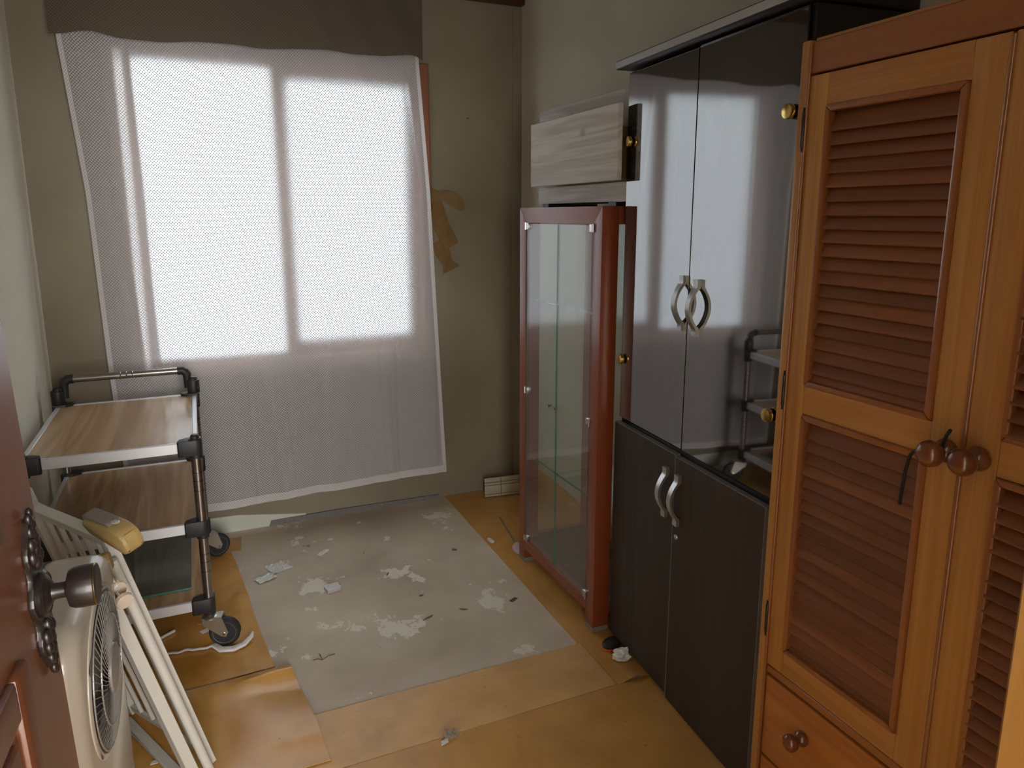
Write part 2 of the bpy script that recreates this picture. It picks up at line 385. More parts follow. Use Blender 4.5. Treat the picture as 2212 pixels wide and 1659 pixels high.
def lathe(prof, origin, axis=(0, 0, 1), n=24, bm=None, mi=0):
    b2 = bmesh.new(); rings = []
    for r, h in prof:
        if r < 1e-6: rings.append([b2.verts.new((0, 0, h))])
        else: rings.append([b2.verts.new((r * math.cos(2 * math.pi * k / n), r * math.sin(2 * math.pi * k / n), h)) for k in range(n)])
    for a, b in zip(rings, rings[1:]):
        for k in range(n):
            k2 = (k + 1) % n
            if len(a) == 1 and len(b) == 1: continue
            if len(a) == 1: b2.faces.new((a[0], b[k], b[k2]))
            elif len(b) == 1: b2.faces.new((a[k], a[k2], b[0]))
            else: b2.faces.new((a[k], a[k2], b[k2], b[k]))
    if len(rings[0]) > 1: b2.faces.new(rings[0][::-1])
    if len(rings[-1]) > 1: b2.faces.new(rings[-1])
    return merge(bm, b2, mi, Matrix.Translation(origin) @ frame_of(axis))
def tube(pts, r, n=10, bm=None, flat=1.0, mi=0, up=None):
    b2 = bmesh.new(); pts = [Vector(p) for p in pts]; rings = []
    u = None
    for i, p in enumerate(pts):
        t = (pts[min(i + 1, len(pts) - 1)] - pts[max(i - 1, 0)]).normalized()
        if u is None:
            u = Vector(up) if up else t.orthogonal()
        u = (u - t * u.dot(t)).normalized(); v = t.cross(u)
        rr = r[i] if isinstance(r, (list, tuple)) else r
        rings.append([b2.verts.new(p + u * math.cos(2 * math.pi * k / n) * rr * flat + v * math.sin(2 * math.pi * k / n) * rr) for k in range(n)])
    for a, b in zip(rings, rings[1:]):
        for k in range(n): b2.faces.new((a[k], a[(k + 1) % n], b[(k + 1) % n], b[k]))
    b2.faces.new(rings[0][::-1]); b2.faces.new(rings[-1])
    return merge(bm, b2, mi)
def prism(poly, d, bm=None, mi=0, bev=0.0):
    """extrude a 3D polygon by vector d"""
    b2 = bmesh.new(); d = Vector(d)
    a = [b2.verts.new(Vector(p)) for p in poly]; b = [b2.verts.new(Vector(p) + d) for p in poly]
    b2.faces.new(a[::-1]); b2.faces.new(b)
    for k in range(len(a)): b2.faces.new((a[k], a[(k + 1) % len(a)], b[(k + 1) % len(a)], b[k]))
    if bev: bmesh.ops.bevel(b2, geom=b2.edges[:], offset=bev, segments=2, affect='EDGES', profile=0.5)
    return merge(bm, b2, mi)
def beam(p0, p1, w, h, bm=None, up=(0, 0, 1), bev=0.0015, mi=0):
    p0, p1 = Vector(p0), Vector(p1); d = p1 - p0; L = d.length; z = d.normalized()
    y = Vector(up); y = (y - z * y.dot(z)).normalized(); x = y.cross(z)
    b2 = box(-w / 2, w / 2, -h / 2, h / 2, 0, L, bev)
    m = Matrix((x, y, z)).transposed().to_4x4(); m.translation = p0
    return merge(bm, b2, mi, m)
def sheet(nx, ny, fn, thick=0.0, uvfn=None):
    """a grid surface fn(i/nx, j/ny) -> (x,y,z); thickness added downwards along normals by solidify"""
    bm = bmesh.new(); uvl = bm.loops.layers.uv.new('UVMap') if uvfn else None
    g = [[bm.verts.new(Vector(fn(i / nx, j / ny))) for j in range(ny + 1)] for i in range(nx + 1)]
    for i in range(nx):
        for j in range(ny):
            f = bm.faces.new((g[i][j], g[i + 1][j], g[i + 1][j + 1], g[i][j + 1]))
            if uvl:
                for lp, (a, b) in zip(f.loops, ((i, j), (i + 1, j), (i + 1, j + 1), (i, j + 1))): lp[uvl].uv = uvfn(a / nx, b / ny)
    if thick:
        bmesh.ops.recalc_face_normals(bm, faces=bm.faces)
        bmesh.ops.solidify(bm, geom=bm.faces[:], thickness=thick)
    return bm

# ------------------------------------------------------------------ the room
XL, XR, YB, YF, ZC = -0.609, 1.626, 3.562, 0.30, 2.66
WX0, WX1, WZ0, WZ1 = -0.275, 1.095, 0.82, 2.235      # window opening
struct('floor', box(-1.4, 1.8, -1.7, 3.8, -0.15, 0.0), 'concrete', 'bare grey concrete floor with pale skim patches')
bm = box(XL - .2, WX0, YB, YB + .2, 0, ZC + .1); box(WX1, XR + .2, YB, YB + .2, 0, ZC + .1, bm=bm)
box(WX0, WX1, YB, YB + .2, 0, WZ0, bm=bm); box(WX0, WX1, YB, YB + .2, WZ1, ZC + .1, bm=bm)
struct('wall_back', bm, 'wallpaper_shaded', 'stained olive wallpapered wall around the window, darkened for its backlit shade')
struct('wall_right', box(XR, XR + .15, YF - .15, YB, 0, ZC + .1), 'wallpaper', 'olive beige papered wall behind the cabinets')
struct('wall_left', box(XL - .15, XL, YF - .15, YB, 0, ZC + .1), 'wallpaper_cream', 'cream papered wall beside the cart')
struct('ceiling', box(XL - .2, XR + .2, YF - .15, YB + .2, ZC, ZC + .1), 'ceiling_paper')
# wall round the doorway in which the camera stands, and the hall behind it
DX0, DX1, DZ = -0.29, 0.553, 2.08
bm = box(XL - .15, DX0 - .04, YF - .12, YF, 0, ZC); box(DX1 + .05, XR + .15, YF - .12, YF, 0, ZC, bm=bm)
box(DX0 - .04, DX1 + .05, YF - .12, YF, DZ + .04, ZC, bm=bm)
struct('wall_front', bm, 'wallpaper_cream')
bm = box(DX1, DX1 + .05, YF - .14, YF + .0, 0, DZ + .04, .003); box(DX0 - .04, DX0, YF - .14, YF, 0, DZ + .04, .003, bm=bm)
box(DX0, DX1, YF - .14, YF, DZ, DZ + .04, .003, bm=bm)
struct('trim_1', bm, 'jamb_wood', 'honey coloured wooden door frame at the right edge')
struct('wall_hall_left', box(-1.4, -1.3, -1.6, YF - .12, 0, 2.5), 'wallpaper_cream')
struct('wall_hall_right', box(1.7, 1.8, -1.6, YF - .15, 0, 2.5), 'wallpaper_cream')
struct('wall_hall_end', box(-1.4, 1.8, -1.7, -1.6, 0, 2.5), 'wallpaper_cream')
struct('ceiling_hall', box(-1.4, 1.8, -1.7, YF - .12, 2.5, 2.6), 'ceiling_paper')
# dark ceiling trim along the back and right wall
struct('trim_2', box(XL, XR, YB - .045, YB, 2.572, ZC, .004), 'dark_trim', 'dark brown wooden trim along the ceiling')
struct('trim_3', box(XR - .03, XR, YF, YB - .045, 2.60, ZC, .004), 'dark_trim')
# skirting: white painted strip and bare mortar at the foot of the back wall
bm = prism([(XL, YB, 0), (0.42, YB, 0), (0.42, YB, .035), (0.1, YB, .082), (XL, YB, .10)], (0, -.006, 0))
struct('baseboard_back', bm, 'white_paint', 'peeling pale green white strip at the foot of the wall')
bm = prism([(0.24, YB, 0), (1.125, YB, 0.0), (1.13, YB, .022), (0.86, YB, .026), (0.6, YB, .03), (0.25, YB, .028)], (0, -.012, 0))
struct('trim_4', bm, 'mortar', 'bare dark grey mortar strip above the concrete patch')
bm = prism([(XR, 1.3, 0), (XR, 3.55, 0), (XR, 3.55, .17), (XR, 3.2, .175), (XR, 2.8, .15), (XR, 1.3, .16)], (-.004, 0, 0))
struct('baseboard_right', bm, 'lino_glossy', 'linoleum edge turned up against the wall')
struct('trim_5', box(XR - .05, XR, YB - .006, YB - .001, .02, 2.56, .002), 'wallpaper_shaded', 'overlapping wallpaper strip in the corner')

# window: brown wooden frame, two sliding sashes with panes
win = struct('window_1', bm=box(WX0 - .02, WX0 + .035, YB - .03, YB + .16, WZ0 - .02, WZ1 + .02, .003), mat='frame_brown', label='brown framed sliding window behind the sheer curtain')
bm = win.data
b = bmesh.new(); b.from_mesh(win.data)
box(WX1 - .035, WX1 + .02, YB - .03, YB + .16, WZ0 - .02, WZ1 + .02, .003, bm=b)
box(WX0 + .035, WX1 - .035, YB - .03, YB + .16, WZ1 - .03, WZ1 + .02, .003, bm=b)
box(WX0 + .035, WX1 - .035, YB - .03, YB + .16, WZ0 - .02, WZ0 + .03, .003, bm=b)
b.to_mesh(win.data); b.free()
def sash(x0, x1, y0, y1, z0, z1, wl, wr, wt, wb):
    b = box(x0, x0 + wl, y0, y1, z0, z1, .003); box(x1 - wr, x1, y0, y1, z0, z1, .003, bm=b)
    box(x0 + wl, x1 - wr, y0, y1, z1 - wt, z1, .003, bm=b); box(x0 + wl, x1 - wr, y0, y1, z0, z0 + wb, .003, bm=b)
    s = obj('sash', b, 'frame_brown', win)
    obj('pane', box(x0 + wl, x1 - wr, (y0 + y1) / 2 - .003, (y0 + y1) / 2 + .003, z0 + wb, z1 - wt), 'window_glass', s)
sash(WX0 + .055, 0.435, YB + .02, YB + .05, WZ0 + .03, WZ1 - .03, .035, .06, .02, .03)
sash(0.385, WX1 - .035, YB + .06, YB + .09, WZ0 + .03, WZ1 - .03, .06, .05, .06, .075)

# door leaf, opened into the room, with its ornate plate and knob
door = struct('door_1', box(-.036, 0, 0, .757, .01, DZ - .01, .003), 'door_wood', 'reddish brown panelled door standing open at the left edge')
door.location = (-0.218, 0.33, 0); door.rotation_euler = (0, R(-1.8), -math.atan2(.03, .755))
def panel_frame(y0, y1, z0, z1):
    w = .05
    for (ya, yb, za, zb) in ((y0, y0 + w, z0, z1), (y1 - w, y1, z0, z1), (y0 + w, y1 - w, z1 - w, z1), (y0 + w, y1 - w, z0, z0 + w)):
        b = box(-.004, .010, ya, yb, za, zb, .006, seg=2); obj('panel_moulding', b, 'door_wood', door)
    obj('raised_panel', box(-.004, .007, y0 + w + .015, y1 - w - .015, z0 + w + .015, z1 - w - .015, .005, seg=2), 'door_wood', door)
panel_frame(.10, .595, .16, 1.02); panel_frame(.10, .595, 1.16, 1.92)
# escutcheon: leafy outline
KS, KZ = .700, 1.045
outl = []
for k in range(64):
    a = 2 * math.pi * k / 64; zz = math.sin(a) * .106
    t = abs(zz) / .106
    w = .030 * math.sqrt(max(0, 1 - t ** 2.2)) * (1 + .22 * math.cos(zz * 95)) + .004 * (1 - t)
    outl.append((0.0, KS + math.copysign(w, math.cos(a)) * (1 if abs(math.cos(a)) > .03 else 0), KZ + zz))
b = prism(outl, (.007, 0, 0), bev=.0018)
pl = obj('door_plate', b, 'bronze', door)
b = None
for k in range(13):     # acanthus bosses on both lobes
    for sg in (-1, 1):
        z = KZ + sg * (.045 + .0055 * k); yy = KS + (.016 - .001 * k) * math.sin(k * 2.2)
        b2 = bmesh.new(); bmesh.ops.create_icosphere(b2, subdivisions=2, radius=.0075 - .0002 * k)
        bmesh.ops.scale(b2, vec=(.9, 1.0, 1.5), verts=b2.verts); bmesh.ops.translate(b2, vec=(.007, yy, z), verts=b2.verts)
        b = merge(b, b2)
obj('leaf_relief', b, 'bronze', pl)
obj('rose', lathe([(0, .004), (.030, .004), (.031, .008), (.027, .011), (.024, .010), (.020, .012), (.014, .016), (0, .017)], (.003, KS, KZ), (1, 0, 0), 32), 'bronze', pl)
kb = obj('door_knob', lathe([(.013, .010), (.0115, .016), (.0105, .026), (.0105, .034), (.015, .036), (.024, .039), (.0265, .044), (.0275, .052), (.0275, .068), (.0265, .071), (.020, .072), (.010, .0715), (0, .071)], (0, KS, KZ), (1, 0, 0), 36), 'bronze', door)
obj('knob_ring', lathe([(.0272, .0), (.0279, .0008), (.0272, .0018)], (.0685, KS, KZ), (1, 0, 0), 36), 'bronze_gold', kb)

# ------------------------------------------------------------------ loose linoleum sheets on the concrete
def lerp_poly(pts, t):
    for (a, b), (c, d) in zip(pts, pts[1:]):
        if t <= c or (c, d) == pts[-1]:
            k = (t - a) / (c - a) if c != a else 0; return b + (d - b) * k
def nz(x, y, s=1.0): return mnoise.noise(Vector((x * s, y * s, 3.7)))
def lino_sheet(name, mat, label, x0f, x1f, y0, y1, zf, nx=24, ny=40, th=.0022):
    def fn(u, v):
        y = y0 + (y1 - y0) * v; x = x0f(y) + (x1f(y) - x0f(y)) * u
        return (x, y, max(th + .0006, zf(x, y)))
    b = sheet(nx, ny, fn, 0)
    # thicken downwards
    ret = bmesh.ops.extrude_face_region(b, geom=b.faces[:])
    for g in ret['geom']:
        if isinstance(g, bmesh.types.BMVert): g.co.z -= th
    o = obj(name, b, mat); return tag(o, label, 'flooring', 'loose linoleum sheets')
cst = lambda c: (lambda y: c)
lino_sheet('linoleum_sheet', 'lino', 'large flat ochre linoleum sheet nearest the camera', cst(XL + .002), cst(XR - .002), YF + .002, 1.792,
           lambda x, y: .003 + .0006 * nz(x, y, 3), 40, 30)
lino_sheet('linoleum_sheet', 'lino_worn', 'worn tan linoleum strip in front of the concrete patch', cst(-.2), cst(1.172), 1.795, 2.047,
           lambda x, y: .003 + .0006 * nz(x, y, 4), 40, 10)
lino_sheet('linoleum_sheet', 'lino', 'ochre linoleum strip under the glass cabinet', lambda y: 1.176 if y < 2.05 else 1.165, cst(XR - .005), 1.79, 3.555,
           lambda x, y: .003 + .0005 * nz(x, y, 3) + (.016 * max(0, 1 - (y - 1.79) / .05) ** 2 * max(0, min(1, (x - 1.18) / .07)) * max(0, min(1, (1.30 - x) / .05))), 30, 60)
lino_sheet('linoleum_sheet', 'lino_glossy', 'buckled ochre linoleum sheet under the cart wheel', cst(XL + .003),
           lambda y: lerp_poly([(2.2, .135), (2.34, .145), (2.67, .110), (3.09, .077), (3.20, .065), (3.33, .048)], y), 2.345, 3.325,
           lambda x, y: .0035 + .012 * max(0, nz(x, y, 2.2)) * max(0, min(1, (x + .25) / .3)) * (1 if y < 3.2 else .5) + (.010 * math.exp(-((y - 2.87) / .06) ** 2) * max(0, min(1, (x + .1) / .2)))
           if not (-.62 < x < .04 and 2.4 < y < 3.4) else .0035, 40, 60)
lino_sheet('linoleum_sheet', 'lino', 'small linoleum offcut against the back wall', cst(XL + .003),
           lambda y: lerp_poly([(3.2, .065), (3.23, .069), (3.34, .094), (3.47, .103)], y), 3.326, 3.47, lambda x, y: .003, 20, 8)
lino_sheet('linoleum_sheet', 'lino_glossy', 'curled glossy linoleum flap lying over the other sheets', lambda y: XL + .004,
           lambda y: lerp_poly([(1.80, .250), (1.834, .245), (2.047, .227), (2.314, .192), (2.34, .188)], y), 1.832, 2.325,
           lambda x, y: .0085 + (.022 * max(0, 1 - abs(y - 2.29) / .09) ** 2 + .010 * max(0, math.sin((y - 1.9) * 9 + x * 3)) * max(0, min(1, (y - 1.85) / .1))) * max(0, min(1, (x + .02) / .14)) , 40, 50)
# embossed flower pressed into the flap
fl = None
for k in range(6):
    a = k * math.pi / 3 + .3
    b2 = bmesh.new(); bmesh.ops.create_uvsphere(b2, u_segments=10, v_segments=6, radius=1)
    bmesh.ops.scale(b2, vec=(.016, .009, .0022), verts=b2.verts); bmesh.ops.rotate(b2, cent=(0, 0, 0), matrix=Matrix.Rotation(a, 3, 'Z'), verts=b2.verts)
    bmesh.ops.translate(b2, vec=(.098 + .018 * math.cos(a), 1.985 + .018 * math.sin(a), .0105), verts=b2.verts); fl = merge(fl, b2)
tag(obj('embossed_flower', fl, 'lino_glossy'), 'raised flower shaped emboss on the linoleum flap', 'emboss')

# ------------------------------------------------------------------ curtain and valance
def edge_l(z): return lerp_poly([(.1, -.352), (.868, -.380), (1.615, -.393), (2.225, -.436), (2.6, -.441)], z)
def edge_r(z): return lerp_poly([(.1, 1.156), (.177, 1.152), (1.632, 1.094), (2.257, 1.051), (2.6, 1.045)], z)
folds = [(random.uniform(0, 1), random.uniform(.012, .05), random.uniform(-.012, .012)) for _ in range(22)] + [(random.uniform(.05, .97), random.uniform(.005, .009), random.choice((-1, 1)) * random.uniform(.004, .008)) for _ in range(14)]
def cur_y(u, z):
    d = 0
    for c, w, a in folds:
        c2 = c + .03 * math.sin(z * 1.3 + c * 20)
        d += a * math.exp(-((u - c2) / w) ** 2)
    return 3.484 + .5 * d + .003 * math.sin(u * 37 + z * .6) + .008 * nz(u * 2, z, 1.2)
def cur(u, v, zoff=0):
    zb = .142 + .035 * u + .002 * math.sin(u * 17)
    z = zb + (2.55 - zb) * v
    x = edge_l(z) + (edge_r(z) - edge_l(z)) * u
    return (x, cur_y(u, z), z)
curt = thing('sheer_curtain', 'white sheer dotted curtain hanging over the window', 'curtain', (0.38, 3.475, 0))
b = sheet(260, 60, lambda u, v: cur(.012 + .976 * u, .016 + .984 * v), 0, lambda u, v: (u * 1.5, v * 2.4))
obj('curtain_cloth', b, 'sheer', curt, off=curt.location)
b = sheet(110, 2, lambda u, v: cur(u, v * .016), 0, lambda u, v: (u * 1.5, v * .04)); obj('bottom_hem', b, 'sheer_hem', curt, off=curt.location)
b = sheet(2, 70, lambda u, v: cur(.988 + .012 * u, .016 + .984 * v), 0, lambda u, v: (u * .02, v * 2.4)); obj('side_hem', b, 'sheer_hem', curt, off=curt.location)
b = sheet(2, 70, lambda u, v: cur(.012 * u, .016 + .984 * v), 0, lambda u, v: (u * .02, v * 2.4)); obj('side_hem', b, 'sheer_hem', curt, off=curt.location)
def val(u, v):
    zb = 2.222 + .036 * u + .014 * math.exp(-((u - .09) / .05) ** 2) + .006 * math.sin(u * 21) - (.02 * max(0, (u - .96) / .04) ** 2)
    z = zb + (2.56 - zb) * v
    x = -.452 + 1.505 * u
    y = 3.425 + .007 * math.sin(u * 23 + 1.5 * math.sin(v * 4)) + .006 * math.sin(u * 51 + v * 5) + .012 * nz(u * 6, v * 2, 1)
    return (x, y, z)
vl = thing('valance', 'dark brown dotted valance across the top of the curtain', 'valance', (0.3, 3.44, 2.22))
b = sheet(90, 16, lambda u, v: val(u, .06 + .94 * v), 0, lambda u, v: (u * 1.5, v * .34)); obj('valance_cloth', b, 'valance_cloth', vl, off=vl.location)
b = sheet(90, 2, lambda u, v: val(u, .06 * v), 0, lambda u, v: (u * 1.5, v * .02)); obj('hem', b, 'valance_cloth', vl, off=vl.location)

# brown adhesive tape peeling from the back wall beside the window
def tape(label, pts, w, curl):
    b = bmesh.new(); n = len(pts); rows = []
    for i, (x, z) in enumerate(pts):
        a = pts[max(0, i - 1)]; c = pts[min(n - 1, i + 1)]; t = Vector((c[0] - a[0], 0, c[1] - a[1])).normalized(); s = Vector((-t.z, 0, t.x))
        ww = 1.45 * (w[i] if isinstance(w, list) else w); row = []
        for k in range(5):
            q = (k / 4 - .5) * ww
            row.append(b.verts.new((x + s.x * q, YB - .004 - curl * (i / (n - 1)) ** 2 - .0022 * abs(math.sin(k * 1.3 + i * 0.9)), z + s.z * q)))
        rows.append(row)
    for p, q in zip(rows, rows[1:]):
        for k in range(4): b.faces.new((p[k], p[k + 1], q[k + 1], q[k]))
    bmesh.ops.recalc_face_normals(b, faces=b.faces); bmesh.ops.solidify(b, geom=b.faces[:], thickness=.001)
    tag(obj('tape_strip', b, 'tape'), label, 'tape', 'peeling tape on the back wall')
tape('brown tape strip curling right, topmost by the window', [(1.125, 1.63), (1.16, 1.632), (1.20, 1.627), (1.235, 1.61), (1.265, 1.585), (1.285, 1.560)], [.05, .03, .04, .05, .04, .012], .03)
tape('longest brown tape strip hanging beside the window', [(1.145, 1.60), (1.16, 1.54), (1.175, 1.47), (1.20, 1.42), (1.225, 1.375)], [.04, .05, .06, .06, .05], .02)
tape('crumpled brown tape end, lowest beside the window', [(1.15, 1.40), (1.17, 1.36), (1.185, 1.32), (1.20, 1.285), (1.215, 1.252)], [.05, .06, .05, .04, .07], .025)
tag(obj('nail', cyl((1.325, YB, 2.015), (1.325, YB - .008, 2.015), .003, n=8), 'black_lam'), 'small dark nail in the back wall right of the window', 'nail')
tag(obj('staple', box(XL, XL + .004, 3.05, 3.09, 1.795, 1.80), 'black_lam'), 'black staple stuck in the left wall', 'staple')

# ------------------------------------------------------------------ louvred wardrobe
WX = 1.12
wd = thing('louvred_wardrobe', 'honey pine wardrobe with louvred doors and round knobs', 'wardrobe', (1.36, 0.72, 0))
wd.location.z = 0
O = wd.location
def wp(name, b, mat, parent=None): return obj(name, b, mat, parent or wd, off=O)
wp('side_panel', box(WX - .002, 1.61, 1.106, 1.128, .0045, 1.862, .003, seg=2), 'pine')
wp('side_panel', box(WX - .002, 1.61, .312, .334, .0045, 1.862, .003, seg=2), 'pine')
wp('side_bead', cyl((WX - .001, 1.1045, .02), (WX - .001, 1.1045, 1.855), .004, n=10), 'bead_wood')
wp('top_fascia', box(WX + .001, WX + .024, .334, 1.104, 1.799, 1.858, .002), 'pine_rail')
wp('top_board', box(WX + .01, 1.61, .334, 1.106, 1.85, 1.866, .002), 'pine_y')
wp('back_panel', box(1.59, 1.605, .334, 1.106, .02, 1.85), 'pine_rail')
wp('middle_rail', box(WX + .002, 1.58, .334, 1.104, .508, .527, .002), 'pine_rail')
wp('plinth', box(WX + .02, WX + .04, .334, 1.106, .0045, .06), 'pine_rail')
def drawer(z0, z1):
    d = wp('drawer', box(WX + .001, WX + .022, .338, 1.101, z0, z1, .003, seg=2), 'drawer_pine')
    wp('drawer_box', box(WX + .022, 1.55, .36, 1.08, z0 + .02, z1 - .03), 'drawer_pine', d)
    for y in (.984, .455): knob(y, (z0 + z1) / 2 + .022, d, .82)
def knob(y, z, parent, s=1.0):
    prof = [(0, 0), (.016, .0), (.0195, .004), (.0205, .010), (.018, .017), (.0105, .022), (.0095, .027), (.014, .031), (.0205, .037), (.0228, .045), (.021, .054), (.014, .0605), (.006, .0625), (0, .063)]
    return wp('knob', lathe([(r * s, h * s) for r, h in prof], (WX + .002, y, z), (-1, 0, 0), 28), 'knob_wood', parent)
drawer(.30, .502); drawer(.066, .294)

def slat_mesh(y0, y1, tilt, name):
    """one blade: steep, its rounded front lip at the bottom outside"""
    b = bmesh.new(); prof = []
    ca, sa = math.cos(tilt), math.sin(tilt); W2, T2 = .024, .0032
    for k in range(6):
        a = math.pi / 2 + math.pi * k / 5; prof.append((-W2 + T2 * math.cos(a), T2 * math.sin(a)))
    prof += [(W2, -T2), (W2, T2)]
    # blade axis runs from the front lip (low, outside) to the back edge (high, inside)
    pr = [(p * ca - q * sa, p * sa + q * ca) for p, q in prof]
    A = [b.verts.new((x, y0, z)) for x, z in pr]; B = [b.verts.new((x, y1, z)) for x, z in pr]
    b.faces.new(A); b.faces.new(B[::-1])
    for k in range(len(A)): b.faces.new((A[k], B[k], B[(k + 1) % len(A)], A[(k + 1) % len(A)]))
    bmesh.ops.recalc_face_normals(b, faces=b.faces)
    me = bpy.data.meshes.new(name); b.to_mesh(me); b.free(); me.materials.append(M('slat_wood'))
    for p in me.polygons: p.use_smooth = True
    me.set_sharp_from_angle(angle=R(50)); return me
def louvre_door(ya, yb, sl, sr, side, flat_lower):
    """ya far edge, yb near edge; sl, sr stile widths"""
    x0, x1 = WX, WX + .022
    b = box(x0, x1, ya - sl, ya, .53, 1.795, .0025, seg=2); box(x0, x1, yb, yb + sr, .53, 1.795, .0025, bm=b, seg=2)
    d = wp('door', b, 'pine')
    for za, zb in ((1.736, 1.795), (1.128, 1.187), (.53, .585)):
        wp('rail', box(x0 + .0006, x1, yb + sr, ya - sl, za, zb, .001), 'pine_y', d)
    for (z0, z1, tilt, n) in ((1.187, 1.736, R(60), 20), (.585, 1.128, R(60), 20)):
        y0, y1 = yb + sr, ya - sl; w = .013
        # raised moulding with mitred corners
        for poly in ([(y0, z0), (y0 + w, z0 + w), (y0 + w, z1 - w), (y0, z1)], [(y1, z0), (y1, z1), (y1 - w, z1 - w), (y1 - w, z0 + w)],
                     [(y0, z1), (y0 + w, z1 - w), (y1 - w, z1 - w), (y1, z1)], [(y0, z0), (y1, z0), (y1 - w, z0 + w), (y0 + w, z0 + w)]):
            b = prism([(x0 - .006, y, z) for y, z in poly], (.018, 0, 0), bev=.0042); wp('moulding', b, 'bead_wood', d)
        p = (z1 - z0 - 2 * w) / n
        if flat_lower: tilt = R(42)
        me = slat_mesh(y0 + w - .004 - O.y, y1 - w + .004 - O.y, tilt, 'slat')
        for k in range(n):
            s = child_mesh('slat', me, d, (x0 + .0145 - O.x, 0, z0 + w + p * (k + .5)), (0, R(random.uniform(-3.5, 3.5)), 0))
    return d
dA = louvre_door(1.102, .722, .045, .056, 1, False)
dB = louvre_door(.717, .337, .054, .045, -1, True)
wp('astragal', cyl((WX + .002, .7195, .535), (WX + .002, .7195, 1.79), .0055, n=12), 'bead_wood', dA)
kA = knob(.744, 1.147, dA); kB = knob(.690, 1.150, dB)
for z in (1.695, 1.168, .64):
    h = cyl((WX - .004, 1.1075, z - .033), (WX - .004, 1.1075, z + .033), .0042, n=10, bev=.001)
    for zz in (z - .037, z + .037): cyl((WX - .004, 1.1075, zz - .005), (WX - .004, 1.1075, zz + .005), .003, n=8, bm=h)
    wp('hinge', h, 'bronze', dA)
# black cord looped round the knob
ctr = Vector((WX - .024, .744, 1.147))
pts = [(1.072, .712, 1.196), (1.080, .722, 1.185), (1.092, .733, 1.170)]
for k in range(9):
    a = R(120) - k * R(30); pts.append((1.095 - .001 * k, .744 - .0135 * math.cos(a + math.pi) * 1.0, 1.147 + .0135 * math.sin(a)))
pts += [(1.084, .772, 1.146), (1.086, .785, 1.130), (1.089, .793, 1.100), (1.091, .797, 1.065), (1.093, .800, 1.035)]
b = tube(pts, .0030, 8)
tag(obj('black_cord', b, 'cord_black'), 'black cord tied round a wardrobe knob', 'cord')

# ------------------------------------------------------------------ tall black cabinet
bc = thing('tall_cabinet', 'tall black cabinet with dark glass doors above wood doors', 'cabinet', (1.30, 2.047, .0045), R(-4))
D0, D1 = .022, .305
obj('side_panel', box(D0, D1, -.018, 0, 0, 1.976, .001), 'black_lam', bc)
obj('side_panel', box(D0, D1, -.808, -.79, 0, 1.976, .001), 'black_lam', bc)
obj('back_panel', box(D1 - .006, D1, -.79, -.018, .05, 1.97), 'black_lam', bc)
obj('middle_shelf', box(D0, D1 - .006, -.79, -.018, .812, .83, .001), 'black_lam', bc)
obj('plinth', box(D0 + .005, D0 + .02, -.79, -.018, 0, .05), 'black_lam', bc)
obj('bottom_board', box(D0, D1 - .006, -.79, -.018, .05, .066), 'black_lam', bc)
cn = obj('cornice', box(-.028, D1, -.815, .018, 1.979, 2.006, .005, seg=3), 'black_lam', bc)
obj('cornice_sheen', box(-.0295, -.0275, -.812, .016, 1.982, 2.002, .0008), 'sheen_grey', cn)  # grey strip painting in the light that the black cornice front reflects
def bow_handle(mat, h=.160, out=.025, w=.022):
    """bow handle: flat feet, swept grip; local: x outward is -x, z along the handle"""
    bm = bmesh.new(); N = 26; rows = []
    for i in range(N + 1):
        t = i / N; z = (t - .5) * h; q = abs(t - .5) * 2
        if q > .74: xo, wd_, inn = .012, w, 0.0
        else:
            s = math.cos(q / .74 * math.pi / 2); e = s ** .9
            xo = .012 + out * e; wd_ = w * (1 - .12 * e); inn = xo - .0085 - .001 * (1 - e)
        if q <= .74 and q > .60: inn = max(0, inn) * (.74 - q) / .14
        rows.append([bm.verts.new((-xo, -wd_ / 2, z)), bm.verts.new((-xo, wd_ / 2, z)), bm.verts.new((-max(inn, 0), wd_ / 2, z)), bm.verts.new((-max(inn, 0), -wd_ / 2, z))])
    for a, b in zip(rows, rows[1:]):
        for k in range(4): bm.faces.new((a[k], a[(k + 1) % 4], b[(k + 1) % 4], b[k]))
    bm.faces.new(rows[0][::-1]); bm.faces.new(rows[-1]); bmesh.ops.recalc_face_normals(bm, faces=bm.faces)
    me = bpy.data.meshes.new('handle'); bm.to_mesh(me); bm.free(); me.materials.append(M(mat))
    for p in me.polygons: p.use_smooth = True
    me.set_sharp_from_angle(angle=R(30)); return me
hG = bow_handle('gunmetal'); hS = bow_handle('brushed')
gl = obj('glass_door', box(.010, .016, -.388, -.006, .840, 1.968, .0006), 'tinted_glass', bc); tag(gl, 'dark tinted glass door')
gr = obj('glass_door', box(.010, .016, -.794, -.3925, .838, 1.972, .0006), 'tinted_glass', bc); tag(gr, 'dark tinted glass door')
child_mesh('handle', hG, gl, (.010, -.368, 1.275)); child_mesh('handle', hG, gr, (.010, -.440, 1.270))
def disc(y, z, par):
    obj('hinge_cap', lathe([(.006, 0), (.006, .004), (.0165, .005), (.0172, .008), (.0172, .014), (.016, .0165), (.009, .0175), (0, .0178)], (.010, y, z), (-1, 0, 0), 24), 'brass', par)
disc(-.030, 1.757, gl); disc(-.020, 1.046, gl); disc(-.765, 1.755, gr); disc(-.765, 1.047, gr)
